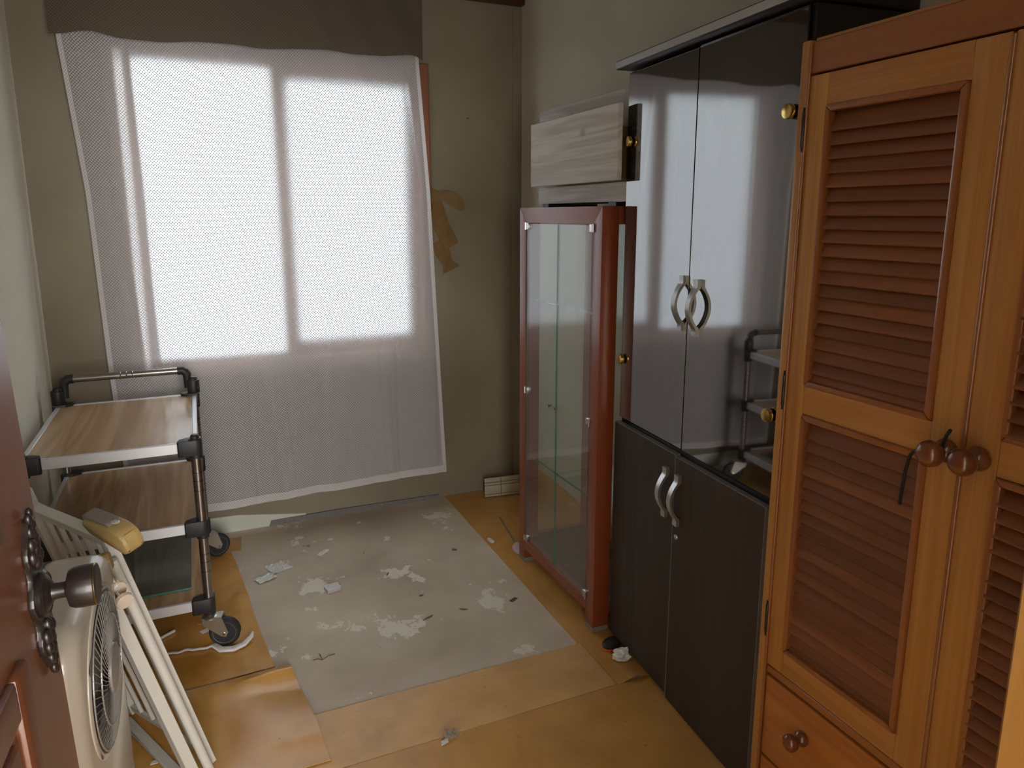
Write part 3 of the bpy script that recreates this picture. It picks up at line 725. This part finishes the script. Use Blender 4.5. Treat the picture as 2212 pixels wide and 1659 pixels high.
for nm, y0, y1, z0, z1, hy in (('left', -.377, .006, .018, .820, -.338), ('right', -.783, -.380, .004, .8145, -.404)):
    d = obj('wood_door', box(0, .018, y0, y1, z0, z1, .0006), 'wenge', bc)
    obj('edge_band', box(-.0003, .018, y0, y1, z1 - .0008, z1 + .0012), 'black_edge', d)
    obj('edge_band', box(-.0003, .018, y0 - .0012, y0 + .0008, z0, z1), 'black_edge', d)
    child_mesh('handle', hS, d, (0, hy, .689 if nm == 'left' else .686))
    if nm == 'right':
        lk = lathe([(0, .002), (.004, .002), (.0045, .0045), (.0075, .005), (.0092, .003), (.0095, 0)][::-1], (0, -.402, .567), (-1, 0, 0), 20)
        lo = obj('lock', lk, 'steel', d)

# ------------------------------------------------------------------ glass display cabinet
GX, GY0, GY1, GZ = 1.247, 2.083, 2.742, 1.56
gc = thing('display_cabinet', 'narrow glass display cabinet with reddish cherry wood frame', 'cabinet', (1.42, 2.41, 0)); O2 = gc.location
def gp(name, b, mat, parent=None): return obj(name, b, mat, parent or gc, off=O2)
pw, pd, tr = .056, .066, .060
# front frame, mitred at the top corners
b = prism([(GX, GY1, .022), (GX, GY1 - pw, .022), (GX, GY1 - pw, GZ - tr), (GX, GY1, GZ)], (pd, 0, 0), bev=.0008); gp('front_post', b, 'cherry')
b = prism([(GX, GY0, .022), (GX, GY0 + pw, .022), (GX, GY0 + pw, GZ - tr), (GX, GY0, GZ)], (pd, 0, 0), bev=.0008); gp('front_post', b, 'cherry')
b = prism([(GX, GY0, GZ), (GX, GY0 + pw, GZ - tr), (GX, GY1 - pw, GZ - tr), (GX, GY1, GZ)], (pd, 0, 0), bev=.0008); gp('top_rail', b, 'cherry_y')
gp('bottom_rail', box(GX, GX + .03, GY0 + pw, GY1 - pw, .068, .115, .001), 'cherry_y')
for y0 in (GY0, GY1 - pw): gp('back_post', box(1.56, 1.602, y0, y0 + pw, .022, GZ, .001), 'cherry')
for y0 in (GY0, GY1 - .03):
    gp('side_rail', box(GX + pd, 1.56, y0, y0 + .03, GZ - tr, GZ, .001), 'cherry'); gp('side_rail', box(GX + pd, 1.56, y0, y0 + .03, .068, .115, .001), 'cherry')
    pn = gp('side_pane', box(GX + pd, 1.56, y0 + .012, y0 + .017, .115, GZ - tr), 'clear_glass')
gp('top_board', box(GX + pd, 1.60, GY0 + .03, GY1 - .03, GZ - .02, GZ - .004), 'cherry_y')
gp('bottom_board', box(GX + .03, 1.60, GY0 + .03, GY1 - .03, .095, .113), 'cherry_panel')
gp('back_pane', box(1.585, 1.590, GY0 + pw, GY1 - pw, .113, GZ - .02), 'clear_glass')
for (x, y) in ((GX, GY0), (GX, GY1 - pw), (1.56, GY0), (1.56, GY1 - pw)): gp('foot', box(x - .001, x + pd + .001, y - .001, y + pw + .001, .0035, .024, .002), 'foot_grey')
for z in (.482, 1.182):
    s = gp('glass_shelf', box(GX + .05, 1.555, GY0 + .032, GY1 - .032, z - .004, z + .004), 'clear_glass')
    gp('shelf_edge', box(GX + .0495, GX + .0505, GY0 + .032, GY1 - .032, z - .004, z + .004), 'glass_edge', s)
ym = 2.41
for (y0, y1, hy, ky, sg) in ((ym + .001, GY1 - pw - .002, GY1 - pw - .014, ym + .03, 1), (GY0 + pw + .002, ym - .001, GY0 + pw + .014, ym - .018, -1)):
    d = gp('glass_door', box(GX + .004, GX + .009, y0, y1, .118, GZ - tr - .003), 'clear_glass')
    ye = ym + .001 if sg > 0 else ym - .001
    gp('glass_edge', box(GX + .004, GX + .009, ye - .0008, ye + .0008, .118, GZ - tr - .003), 'glass_edge', d)
    ye = y1 if sg > 0 else y0
    gp('glass_edge', box(GX + .004, GX + .009, ye - .0008, ye + .0008, .118, GZ - tr - .003), 'glass_edge', d)
    for z in (1.487, .80, .127):
        b = box(GX - .003, GX + .014, hy - .015, hy + .013, z - .014, z + .014, .004, seg=2); cyl((GX - .002, hy + sg * .013, z - .014), (GX - .002, hy + sg * .013, z + .014), .004, n=8, bm=b)
        gp('hinge_clip', b, 'steel', d)
    gp('pull_knob', lathe([(.005, 0), (.0035, .006), (.004, .012), (.007, .018), (.0075, .021), (0, .022)], (GX + .004, ky, .79), (-1, 0, 0), 16), 'steel', d)

# ------------------------------------------------------------------ pale wood drawers stacked on the display cabinet
lw = thing('wooden_box', 'flat pale wood drawer box lying lowest on the display cabinet', 'box', (1.44, 2.39, GZ), 0, 'pale drawers on the cabinet')
def lp(name, b, mat, t, rx=0.0): return obj(name, b, mat, t, off=t.location)
lp('drawer_front', box(1.318, 1.336, 2.052, 2.712, 1.575, 1.640, .0015), 'white_oak', lw)
for y in (2.09, 2.66): lp('drawer_side', box(1.336, 1.56, y, y + .014, 1.577, 1.628, .001), 'drawer_side', lw)
lp('drawer_back', box(1.546, 1.56, 2.104, 2.66, 1.577, 1.628, .001), 'drawer_side', lw)
lp('drawer_bottom', box(1.336, 1.546, 2.104, 2.66, 1.578, 1.584), 'drawer_side', lw)
for y in (2.63, 2.12): lp('runner', box(1.322, 1.55, y, y + .05, 1.5605, 1.576, .001), 'black_lam', lw)
ud = thing('wooden_box', 'upright pale wood drawer box with plain front, uppermost of the stack', 'box', (1.30, 2.35, 1.641), 0, 'pale drawers on the cabinet')
bf = box(1.266, 1.284, 2.030, 2.680, 1.642, 1.882, .0015)
f = lp('drawer_front', bf, 'white_oak', ud)
for y in (2.066, 2.63): lp('drawer_side', box(1.284, 1.345, y, y + .014, 1.650, 1.815, .001), 'drawer_side', ud)
lp('drawer_bottom', box(1.284, 1.345, 2.08, 2.63, 1.660, 1.666), 'drawer_side', ud)
bd = tag(obj('wooden_board', box(1.352, 1.370, 2.10, 2.78, 1.641, 1.948, .0015), 'white_oak'), 'pale wood board standing behind the upright drawer front', 'board')
bm = bd.data

# ------------------------------------------------------------------ utility cart
ct = thing('utility_cart', 'three tier utility cart with wood grain shelves and steel posts', 'cart', (-.30, 2.93, 0)); O3 = ct.location
def cp(name, b, mat, parent=None): return obj(name, b, mat, parent or ct, off=O3)
PX0, PX1, PY0, PY1 = -.548, -.048, 2.568, 3.292
posts = [(PX0, PY0), (PX1, PY0), (PX0, PY1), (PX1, PY1)]
SH = (.188, .480, .772)         # shelf top heights
for (x, y) in posts:
    p = cp('post', cyl((x, y, .13), (x, y, .785), .0165, n=20), 'chrome')
    for z in (.30, .335, .365, .60, .635, .665): cp('groove', lathe([(.01645, -.002), (.0168, 0), (.01645, .002)], (x, y, z), (0, 0, 1), 20), 'chrome_groove', p)
for zi, z in enumerate(SH):
    s = cp('shelf', box(PX0 + .004, PX1 - .004, PY0 + .004, PY1 - .004, z - .016, z - .001, .001), 'beech')
    for (xa, xb, ya, yb) in ((PX0 + .02, PX1 - .02, PY0 - .008, PY0 + .006), (PX0 + .02, PX1 - .02, PY1 - .006, PY1 + .008)):
        cp('shelf_rail', box(xa, xb, ya, yb, z - .034, z + .002, .0015), 'alu', s)
    for (xa, xb, ya, yb) in ((PX0 - .008, PX0 + .008, PY0 + .02, PY1 - .02), (PX1 - .008, PX1 + .008, PY0 + .02, PY1 - .02)):
        cp('shelf_rail', box(xa, xb, ya, yb, z - .034, z + .002, .0015), 'alu', s)
    for (x, y) in posts:
        sx = 1 if x == PX0 else -1; sy = 1 if y == PY0 else -1
        poly = [(x - sx * .021, y - sy * .004), (x - sx * .015, y - sy * .018), (x - sx * .004, y - sy * .022), (x + sx * .052, y - sy * .022), (x + sx * .056, y - sy * .014), (x + sx * .050, y + sy * .014), (x + sx * .026, y + sy * .028), (x - sx * .014, y + sy * .034), (x - sx * .021, y + sy * .024)]
        b = prism([(px, py, z - .044) for px, py in poly], (0, 0, .054), bev=.002); cyl((x, y, z - .055), (x, y, z - .03), .0205, n=18, bm=b)
        cp('corner_bracket', b, 'black_plastic', s)
for (x, y) in posts[:2]:
    cp('cap', lathe([(.020, 0), (.020, .003), (.014, .0035), (.014, .012), (.010, .017), (0, .018)], (x, y, .782), (0, 0, 1), 18), 'black_plastic')
hd = None
for (x, y) in posts[2:]:
    b = cyl((x, y, .780), (x, y, .836), .0245, n=20, bev=.002); cp('handle_socket', b, 'black_plastic')
    cp('cap', lathe([(.017, 0), (.017, .006), (.012, .013), (0, .015)], (x, y, .836), (0, 0, 1), 18), 'black_plastic')
hz = .876; hy = PY1 + .020
h = cp('push_handle', cyl((PX0 + .045, hy, hz), (PX1 - .045, hy, hz), .0150, n=20), 'chrome')
for k in (-.022, 0, .022): cp('groove', lathe([(.0150, -.002), (.0166, 0), (.0150, .002)], ((PX0 + PX1) / 2 + k, hy, hz), (1, 0, 0), 20), 'chrome', h)
for x, sx in ((PX0 + .022, 1), (PX1 - .022, -1)):
    b = tube([(x - sx * .0, hy - .002, .80), (x, hy, .845), (x, hy, .858), (x + sx * .006, hy, .869), (x + sx * .016, hy, hz), (x + sx * .036, hy, hz)], [.014, .0155, .0175, .0185, .0185, .0185], 16)
    cp('handle_elbow', b, 'black_plastic', h)
for k, (x, y) in enumerate(posts):
    ang = R((-42, -12, 60, 20)[k])
    dx, dy = math.cos(ang), math.sin(ang)                 # trailing direction of the wheel
    cx, cy, wr = x + dx * .046, y + dy * .046, .0535
    wz = wr + .0042; ax = Vector((-dy, dx, 0))
    b = cyl((x, y, .12), (x, y, .15), .008, n=12); lathe([(.012, 0), (.012, .004), (.008, .005), (.012, .007), (.008, .009)], (x, y, .126), (0, 0, 1), 14, bm=b)
    lathe([(.022, 0), (.027, .003), (.027, .008), (.020, .012), (.010, .014)], (x, y, .114), (0, 0, 1), 20, bm=b)
    cs = cp('caster', b, 'zinc')
    for sg in (-1, 1):
        o = ax * sg * .0195
        P = lambda a, z: Vector((x + dx * a, y + dy * a, z))
        poly = [P(-.024, .121), P(.042, .122), P(.060, wz + .004), P(.052, wz - .012), P(.036, wz - .008), P(-.022, .098)]
        cp('fork', prism([p + o for p in poly], ax * sg * .0025), 'zinc', cs)
    cp('fork', prism([Vector((x, y, .1205)) + Vector((dx, dy, 0)) * a + ax * c for a, c in ((-.024, -.022), (.042, -.022), (.042, .022), (-.024, .022))], (0, 0, .003)), 'zinc', cs)
    wc = Vector((cx, cy, wz))
    cp('wheel', lathe([(.038, -.015), (.048, -.015), (.0535, -.008), (.0535, .008), (.048, .015), (.038, .015)], wc, ax, 36), 'rubber', cs)
    cp('hub', lathe([(0, -.014), (.010, -.014), (.012, -.010), (.030, -.010), (.0395, -.0152), (.0395, .0152), (.030, .010), (.012, .010), (.010, .014), (0, .014)], wc, ax, 30), 'wheel_grey', cs)
    cp('axle_bolt', cyl(wc - ax * .025, wc + ax * .025, .0055, n=8), 'steel', cs)
# loose sheet of glass on the lowest shelf
gpn = thing('glass_sheet', 'dark glass sheet lying on the lowest cart shelf', 'glass', (-.31, 2.93, .188))
b = box(-.52, -.105, 2.665, 3.19, .1895, .1955, .001); obj('pane', b, 'pane_smoke', gpn, off=gpn.location)
obj('pane_edge', box(-.52, -.105, 2.6645, 2.6655, .1895, .1955), 'glass_edge', gpn, off=gpn.location)
obj('pane_edge', box(-.1055, -.1045, 2.665, 3.19, .1895, .1955), 'glass_edge', gpn, off=gpn.location)

# ------------------------------------------------------------------ white safety gate leaning at the left
gt = thing('safety_gate', 'white metal safety gate with yellowed latch leaning beside the cart', 'gate', (-.17, 2.10, 0)); O4 = gt.location
def tp(name, b, mat, parent=None): return obj(name, b, mat, parent or gt, off=O4)
C = Vector((-.072, 1.955, .026)); Dv = Vector((-.280, 2.255, .026)); UP = Vector((-.178, -.055, .722))
def gpt(u, v): return C + (Dv - C) * u + UP * v            # u 0 near .. 1 far, v 0 foot .. 1 top
nrm = (Dv - C).cross(UP).normalized()
tp('outer_post', beam(gpt(0, -.02), gpt(0, 1.0), .024, .024, up=nrm), 'white_steel')
tp('outer_post', beam(gpt(1, 0), gpt(1, 1.0), .020, .020, up=nrm), 'white_steel')
tp('top_rail', beam(gpt(-.04, 1.0), gpt(1.06, 1.0), .022, .030, up=nrm), 'white_steel')
tp('bottom_rail', beam(gpt(-.02, .03), gpt(1.04, .03), .020, .012, up=nrm), 'white_grimy')
for k in range(1, 6): tp('bar', cyl(gpt(k / 6, .035), gpt(k / 6, .99), .0065, n=12), 'white_steel')
tp('corner_cap', box(-.02, .02, -.025, .025, -.03, .03, .006, seg=2) if False else beam(gpt(1.0, .97), gpt(1.0, 1.08), .03, .035, up=nrm, bev=.006), 'white_grimy')
# folded frame in front of it
E0 = Vector((-.101, 1.866, .022)); E1 = E0 + UP * .985
tp('frame_post', beam(E0, E1, .030, .028, up=nrm), 'white_steel')
tp('frame_tube', cyl(E0 + Vector((.030, .045, 0)), E0 + Vector((.030, .045, 0)) + UP * .95, .0125, n=16), 'white_steel')
tp('floor_bar', beam((-.100, 1.83, .020), (-.30, 2.235, .018), .028, .012), 'white_grimy')
# latch handle on top of the near end
lb = gpt(-.13, 1.045); ax = (Dv - C).normalized(); upv = UP.normalized()
sd = ax.cross(upv).normalized()
def lm(x, y, z): return lb + ax * x + sd * y + upv * z
prof = [(-.085, -.012), (-.078, -.030), (-.060, -.034), (.055, -.004), (.085, .006), (.088, .024), (.070, .034), (-.040, .034), (-.070, .026), (-.084, .010)]
b = prism([lm(x, -.026, z) for x, z in prof], sd * .052, bev=.011)
la = tp('latch', b, 'yellowed'); tag(la, 'yellowed plastic latch with grey slider')
b = prism([lm(x, -.018, z) for x, z in [(-.030, .030), (.084, .022), (.086, .036), (.074, .042), (-.020, .041), (-.034, .036)]], sd * .036, bev=.005); tp('slider', b, 'taupe', la)
b = lathe([(0, 0), (.016, 0), (.013, .002), (0, .003)], (0, 0, 0), (0, 0, 1), 20); bmesh.ops.scale(b, vec=(1.0, .5, 1), verts=b.verts)
mt = Matrix((ax, sd, upv)).transposed().to_4x4(); mt.translation = lm(-.034, 0, .0385); bmesh.ops.transform(b, matrix=mt, verts=b.verts); tp('indicator', b, 'lens', la)
b = prism([lm(x, -.0145, z) for x, z in [(-.0852, -.016), (-.0852, .008), (-.080, .020), (-.080, -.024)]], sd * .026); tp('release_tab', b, 'yellowed', la)
# wall pressure mount with toothed wheel
kp = Vector((-.236, 1.735, .715))
b = beam(kp + Vector((-.020, .02, .055)), kp + Vector((-.012, .012, .015)), .045, .05, up=(1, 0, 0), bev=.005); tp('mount_clip', b, 'yellowed')
b = beam(kp + Vector((-.012, .0, .018)), kp + Vector((.012, -.012, -.018)), .020, .026, up=(1, 0, 0), bev=.002); tp('mount_arm', b, 'white_steel')
kd = Vector((.45, -.75, -.30)).normalized(); kc = Vector((-.2285, 1.73, .693))
wprof = []
b = bmesh.new()
for h_ in (0, 1):
    pass
b.free()
ring = []
u0 = kd.orthogonal().normalized(); v0 = kd.cross(u0)
for k in range(48):
    rr = .026 + (.0018 if k % 2 else 0); ring.append(kc + u0 * rr * math.cos(2 * math.pi * k / 48) + v0 * rr * math.sin(2 * math.pi * k / 48))
tp('thumb_wheel', prism(ring, kd * .010), 'old_pink')
tp('mount_screw', cyl(kc, kc + kd * .036, .006, n=12), 'steel')
tp('pressure_pad', lathe([(.010, .0), (.019, .003), (.0195, .013), (.018, .015), (0, .0155)], kc + kd * .028 + Vector((.006, 0, -.004)), kd, 28), 'old_pink')

# ------------------------------------------------------------------ cream box fan behind the door
fn_ = thing('box_fan', 'cream plastic box fan with round grille beside the door', 'fan', (-.246, 1.495, .0032), R(-2.8))
# local: face points +x, width along y, upright z
b = bmesh.new()
prof = []
HW, ZT, ZB0 = .205, .822, .30
def rr(y0, y1, z0, z1, r, n=8):
    pts = []
    for (cy, cz, a0) in ((y1 - r, z1 - r, 0), (y0 + r, z1 - r, 90), (y0 + r, z0 + r, 180), (y1 - r, z0 + r, 270)):
        for k in range(n + 1):
            a = R(a0 + 90 * k / n); pts.append((cy + r * math.cos(a), cz + r * math.sin(a)))
    return pts
b = bmesh.new(); loops = []; rad = .030
for x, ins in [(-.105 + rad * (1 - math.sin(R(a))), rad * (1 - math.cos(R(a)))) for a in (90, 60, 30, 0)] + [(.020 - rad + rad * math.sin(R(a)), rad * (1 - math.cos(R(a)))) for a in (0, 22, 45, 67, 90)]:
    loops.append([b.verts.new((x, y, z)) for y, z in rr(-HW + ins, HW - ins, .034 + ins, ZT - ins, .075 - ins)])
for a, c in zip(loops, loops[1:]):
    for k in range(len(a)): b.faces.new((a[k], a[(k + 1) % len(a)], c[(k + 1) % len(a)], c[k]))
b.faces.new(loops[0][::-1]); b.faces.new(loops[-1])
obj('body', b, 'cream', fn_)
GZc, GR = .640, .152
obj('bezel', lathe([(GR + .014, .0), (GR + .012, .006), (GR + .006, .009), (GR, .008), (GR - .003, .0)], (.016, 0, GZc), (1, 0, 0), 56), 'cream', fn_)
obj('fan_well', lathe([(0, 0), (GR - .003, 0), (GR - .003, .002), (0, .002)], (.0195, 0, GZc), (1, 0, 0), 48), 'fan_inside', fn_)
b = None
for k in range(5):
    a = 2 * math.pi * k / 5
    P = [(.0225 , r_ * math.cos(a + t), GZc + r_ * math.sin(a + t)) for r_, t in ((.03, -.2), (.16, -.28), (.165, .1), (.14, .42), (.03, .5))]
    bl = prism(P, (.002, 0, 0)); obj('blade', bl, 'fan_blade', fn_)
b = None
for k in range(60):
    a = 2 * math.pi * k / 60; pts = []
    for q in range(5):
        t = q / 4; r_ = .045 + (GR - .047) * t; aa = a + .5 * (1 - t) ** 1.5
        pts.append((.026 + .009 * (1 - t ** 2), r_ * math.cos(aa), GZc + r_ * math.sin(aa)))
    b = tube(pts, .0008, 5, bm=b)
for rr_, xx in ((.105, .0318), (GR - .004, .0262)):
    b = tube([(xx, rr_ * math.cos(2 * math.pi * k / 40), GZc + rr_ * math.sin(2 * math.pi * k / 40)) for k in range(41)], .0018, 5, bm=b)
obj('grille', b, 'fan_grille', fn_)
obj('grille_cap', lathe([(.050, 0), (.048, .006), (.035, .010), (0, .011)], (.033, 0, GZc), (1, 0, 0), 28), 'fan_grille', fn_)
b = prism([(.0195, -.05 + .035 * math.cos(t * math.pi / 8), .405 + .014 * math.sin(t * math.pi / 8)) for t in range(16)], (.002, 0, 0)); obj('control_slot', b, 'fan_inside', fn_)
obj('foot', box(-.13, .06, -HW + .02, HW - .02, .0035, .035, .008, seg=2), 'cream_dark', fn_)

# ------------------------------------------------------------------ small things on the floor
def crumple(label, name, cat, loc, rx, ry, rz, h, mat, seed=0, n=10, group=None, base=0.0, amp=1.0):
    """crinkled sheet: raised noise grid with real thickness"""
    def f(u, v):
        x = (u - .5) * rx; y = (v - .5) * ry
        z = .002 + h * amp * abs(mnoise.noise(Vector((u * 4 + seed, v * 4 - seed, seed)))) * 1.8
        e = 1 + .10 * mnoise.noise(Vector((u * 5 + seed * 2, v * 5, 1)))
        return (x * e, y * e, z)
    b = sheet(n, n, f, .0008)
    o = obj(name, b, mat, smooth=False); o.location = (loc[0], loc[1], base); o.rotation_euler = (0, 0, rz); return tag(o, label, cat, group)
crumple('grubby white paper scrap lying on the concrete, largest piece', 'paper_scrap', 'paper', (.232, 3.085), .088, .085, .35, .006, 'paper_dirty', 3, 8, 'paper scraps on the concrete')
crumple('pale green folded paper scrap beside the grubby white one', 'paper_scrap', 'paper', (.172, 3.000), .080, .050, .45, .006, 'paper_green', 9, 6, 'paper scraps on the concrete', base=.003)
crumple('narrow white paper slip on the concrete near the mortar strip', 'paper_slip', 'paper', (.438, 3.150), .066, .026, .75, .003, 'paper', 5, 5, 'paper scraps on the concrete')
crumple('tiny white paper chip closest to the mortar strip', 'paper_chip', 'paper', (.492, 3.275), .024, .018, -.5, .002, 'paper', 6, 3, 'paper scraps on the concrete')
# little box with red tab
mb = thing('matchbox', 'small white printed box with a red tab on the concrete', 'box', (.418, 2.795, 0), R(12))
obj('box_body', box(-.028, .028, -.022, .022, .0005, .016, .001), 'box_side', mb)
obj('box_lid', box(-.029, .029, -.023, .024, .016, .0172, .0004), 'paper', mb)
for k in range(6): obj('print_line', box(-.022 + .008 * k, -.019 + .008 * k, -.018, .018, .0172, .01745), 'print_grey', mb)
obj('tab', prism([(.027, .010, .010), (.044, .012, .006), (.027, .020, .010)], (0, 0, .002)), 'red', mb)
bb = thing('blue_clip', 'tiny blue and silver clip on the concrete', 'clip', (.375, 3.250, 0), R(-20))
obj('blue_end', lathe([(0, 0), (.006, 0), (.007, .003), (.005, .006), (0, .007)], (.012, 0, .0), (0, 0, 1), 12), 'blue', bb)
obj('wire', tube([(.008, 0, .003), (-.002, .004, .003), (-.012, .002, .003), (-.016, -.004, .003), (-.006, -.004, .003), (.006, -.001, .003)], .0015, 6), 'steel', bb)
# splinters
spl = [(.66, 2.83, 60, .032, 'dark splinter pointing at the white printed box'), (.718, 2.43, 25, .050, 'longest dark splinter in the middle of the concrete'), (.86, 2.43, -50, .032, 'bent dark splinter right of the longest one'),
       (.742, 2.60, 10, .022, 'stubby dark splinter behind the longest one'), (.608, 3.07, 70, .026, 'yellowish splinter near the middle of the concrete')]
for i, (x, y, a, L, lab) in enumerate(spl):
    b = tube([(-L / 2, 0, .0025), (-L / 6, .0015, .003), (L / 6, -.001 if i != 2 else .006, .003), (L / 2, .001 if i != 2 else .015, .0022)], [.001, .0024, .0026, .0012], 6)
    o = obj('wood_splinter', b, 'twig' if i != 4 else 'yellowed'); o.location = (x, y, 0); o.rotation_euler = (0, 0, R(a)); tag(o, lab, 'splinter', 'splinters on the concrete')
tw = None
for a, L in ((20, .05), (95, .04), (160, .03)):
    tw = tube([(0, 0, .002), (math.cos(R(a)) * L * .5, math.sin(R(a)) * L * .5, .006), (math.cos(R(a)) * L, math.sin(R(a)) * L, .002)], .0013, 5, bm=tw)
o = obj('forked_twig', tw, 'twig'); o.location = (.30, 2.325, 0); tag(o, 'forked brown twig on the concrete near the linoleum flap', 'twig')
tw = None
for k in range(14):
    a = random.uniform(0, 6.28); L = random.uniform(.004, .010); x, y = random.uniform(-.009, .009), random.uniform(-.006, .006)
    tw = tube([(x, y, .001), (x + L * math.cos(a), y + L * math.sin(a), .006)], .0012, 4, bm=tw)
o = obj('dirt_crumb', tw, 'twig'); o.location = (1.00, 2.93, 0); tag(o, 'dark dirt crumb on the concrete by the glass cabinet', 'dirt')
crumple('brown paint flake at the right edge of the concrete', 'paint_flake', 'flake', (1.075, 2.42), .036, .016, .5, .005, 'twig', 12, 4)
# dust clump with scrap on the near sheet
dc = None
for k in range(46):
    a = random.uniform(0, 6.28); L = random.uniform(.008, .022); x, y = random.gauss(0, .012), random.gauss(0, .008); z = random.uniform(.002, .014)
    dc = tube([(x, y, z), (x + L * .5 * math.cos(a), y + L * .5 * math.sin(a), z + .006), (x + L * math.cos(a + .6), y + L * math.sin(a + .6), max(.002, z - .004))], .0007, 4, bm=dc)
dt = thing('dust_clump', 'grey dust clump with a scrap on the near linoleum', 'dust', (.590, 1.785, .0045))
obj('fluff', dc, 'dust', dt); b = prism([(-.040, -.028, .002), (-.016, -.022, .002), (-.014, -.008, .004), (-.036, -.012, .004)], (0, 0, .001)); obj('scrap', b, 'paper_dirty', dt)
# clear plastic bit on the right strip
o = obj('plastic_cap', box(-.008, .008, -.022, .022, .0005, .014, .004, seg=2), 'clear_plastic'); o.location = (1.185, 2.935, .0038); o.rotation_euler = (0, 0, R(8)); tag(o, 'small translucent plastic cap at the linoleum edge', 'cap')
# fly swatter: metal rod and pinkish paddle behind the cabinet foot
fs = thing('fly_swatter', 'fly swatter with thin rod behind the cabinet foot', 'swatter', (1.29, 2.90, .0035))
obj('rod', cyl((1.330, 3.170, .009), (1.272, 2.795, .012), .0042, n=10), 'rod_metal', fs, off=fs.location)
b = sheet(8, 8, lambda u, v: (1.262 + .045 * (u - .5) * 1.7 * math.sqrt(max(.05, 1 - (2 * v - 1) ** 2)), 2.765 + (v - .5) * .055, .012 + .035 * (v) + .010 * abs(u - .5)), .0015)
obj('paddle', b, 'pink_cloth', fs, off=fs.location)
# glazed tile pack leaning at the back wall
tb = thing('tile_pack', 'glossy cream tile pack lying against the back wall', 'tiles', (1.46, 3.46, .0035), R(-6))
obj('backing', box(-.094, .096, -.020, .004, .0, .098, .003), 'grout', tb)
for i, (x0, x1) in enumerate(((-.100, -.007), (-.005, .100))):
    for (za, zb, dy) in ((.004, .016, .006), (.018, .068, .004), (.070, .082, .003), (.084, .110, -.004)):
        obj('tile', box(x0, x1, -.024 - dy * .8, -.016, za, zb, .003, seg=2), 'tile_cream', tb)
# under the tall cabinet: black slipper toe and crumpled paper
sl = thing('oval_case', 'black oval case with orange rim poking out under the tall cabinet', 'case', (1.272, 1.985, .0038), R(20))
b = lathe([(0, .006), (.034, .006), (.037, .010), (.038, .016), (.030, .020), (0, .021)], (0, 0, 0), (0, 0, 1), 30); bmesh.ops.scale(b, vec=(1.2, .8, .85), verts=b.verts); obj('case_body', b, 'black_plastic', sl)
b = lathe([(.036, .0), (.0385, .002), (.0385, .006), (.036, .008)], (0, 0, 0), (0, 0, 1), 30); bmesh.ops.scale(b, vec=(1.2, .8, 1), verts=b.verts); obj('rim', b, 'orange_rim', sl)
b = bmesh.new(); bmesh.ops.create_icosphere(b, subdivisions=3, radius=.028)
for v in b.verts:
    k = 1 + .55 * mnoise.noise(v.co * 60); v.co = Vector((v.co.x * 1.1 * k, v.co.y * .9 * k, max(-.016, v.co.z * .75 * k)))
o = obj('paper_ball', b, 'paper', smooth=False); o.location = (1.262, 1.905, .0205); tag(o, 'crumpled white paper ball at the foot of the tall cabinet', 'paper')
# under the cart: cloth strip, cylinder, tag, copper bit
pts = [(-.235 + .012 * k, 2.575 - .0016 * k + .004 * math.sin(k * .9), .011 + .002 * math.sin(k * 1.7)) for k in range(17)] + [(-.02, 2.515, .012), (.02, 2.502, .013), (.055, 2.515, .014), (.082, 2.548, .018), (.090, 2.568, .024)]
rad = [.006] * 16 + [.011, .014, .014, .012, .009, .003]
b = tube(pts, rad, 8, flat=.55, up=(0, 0, 1)); tag(obj('cloth_strip', b, 'cloth_white'), 'white twisted cloth strip by the cart wheel', 'cloth')
tag(obj('chalk_stick', cyl((-.245, 2.665, .011), (-.175, 2.715, .011), .0055, n=12, bev=.001), 'paper'), 'thin white stick on the linoleum under the cart', 'stick')
o = obj('copper_clip', lathe([(.004, 0), (.008, 0), (.008, .004), (.004, .004)], (0, 0, 0), (0, 0, 1), 8), 'copper_bit'); o.location = (-.090, 2.738, .004); tag(o, 'tiny copper coloured ring under the cart', 'ring')
o = obj('paper_tag', box(-.022, .022, -.012, .012, 0, .001), 'paper'); o.location = (-.066, 2.680, .0045); o.rotation_euler = (0, 0, R(25)); tag(o, 'small white printed tag behind the cart wheel', 'tag')
o = obj('paint_chip', prism([(-.02, -.006, 0), (.0, -.010, .003), (.02, .0, .006), (.006, .008, .003), (-.016, .006, 0)], (0, 0, .002)), 'paper'); o.location = (-.205, 2.02, .0095); tag(o, 'white chip on the linoleum between fan and gate', 'chip')
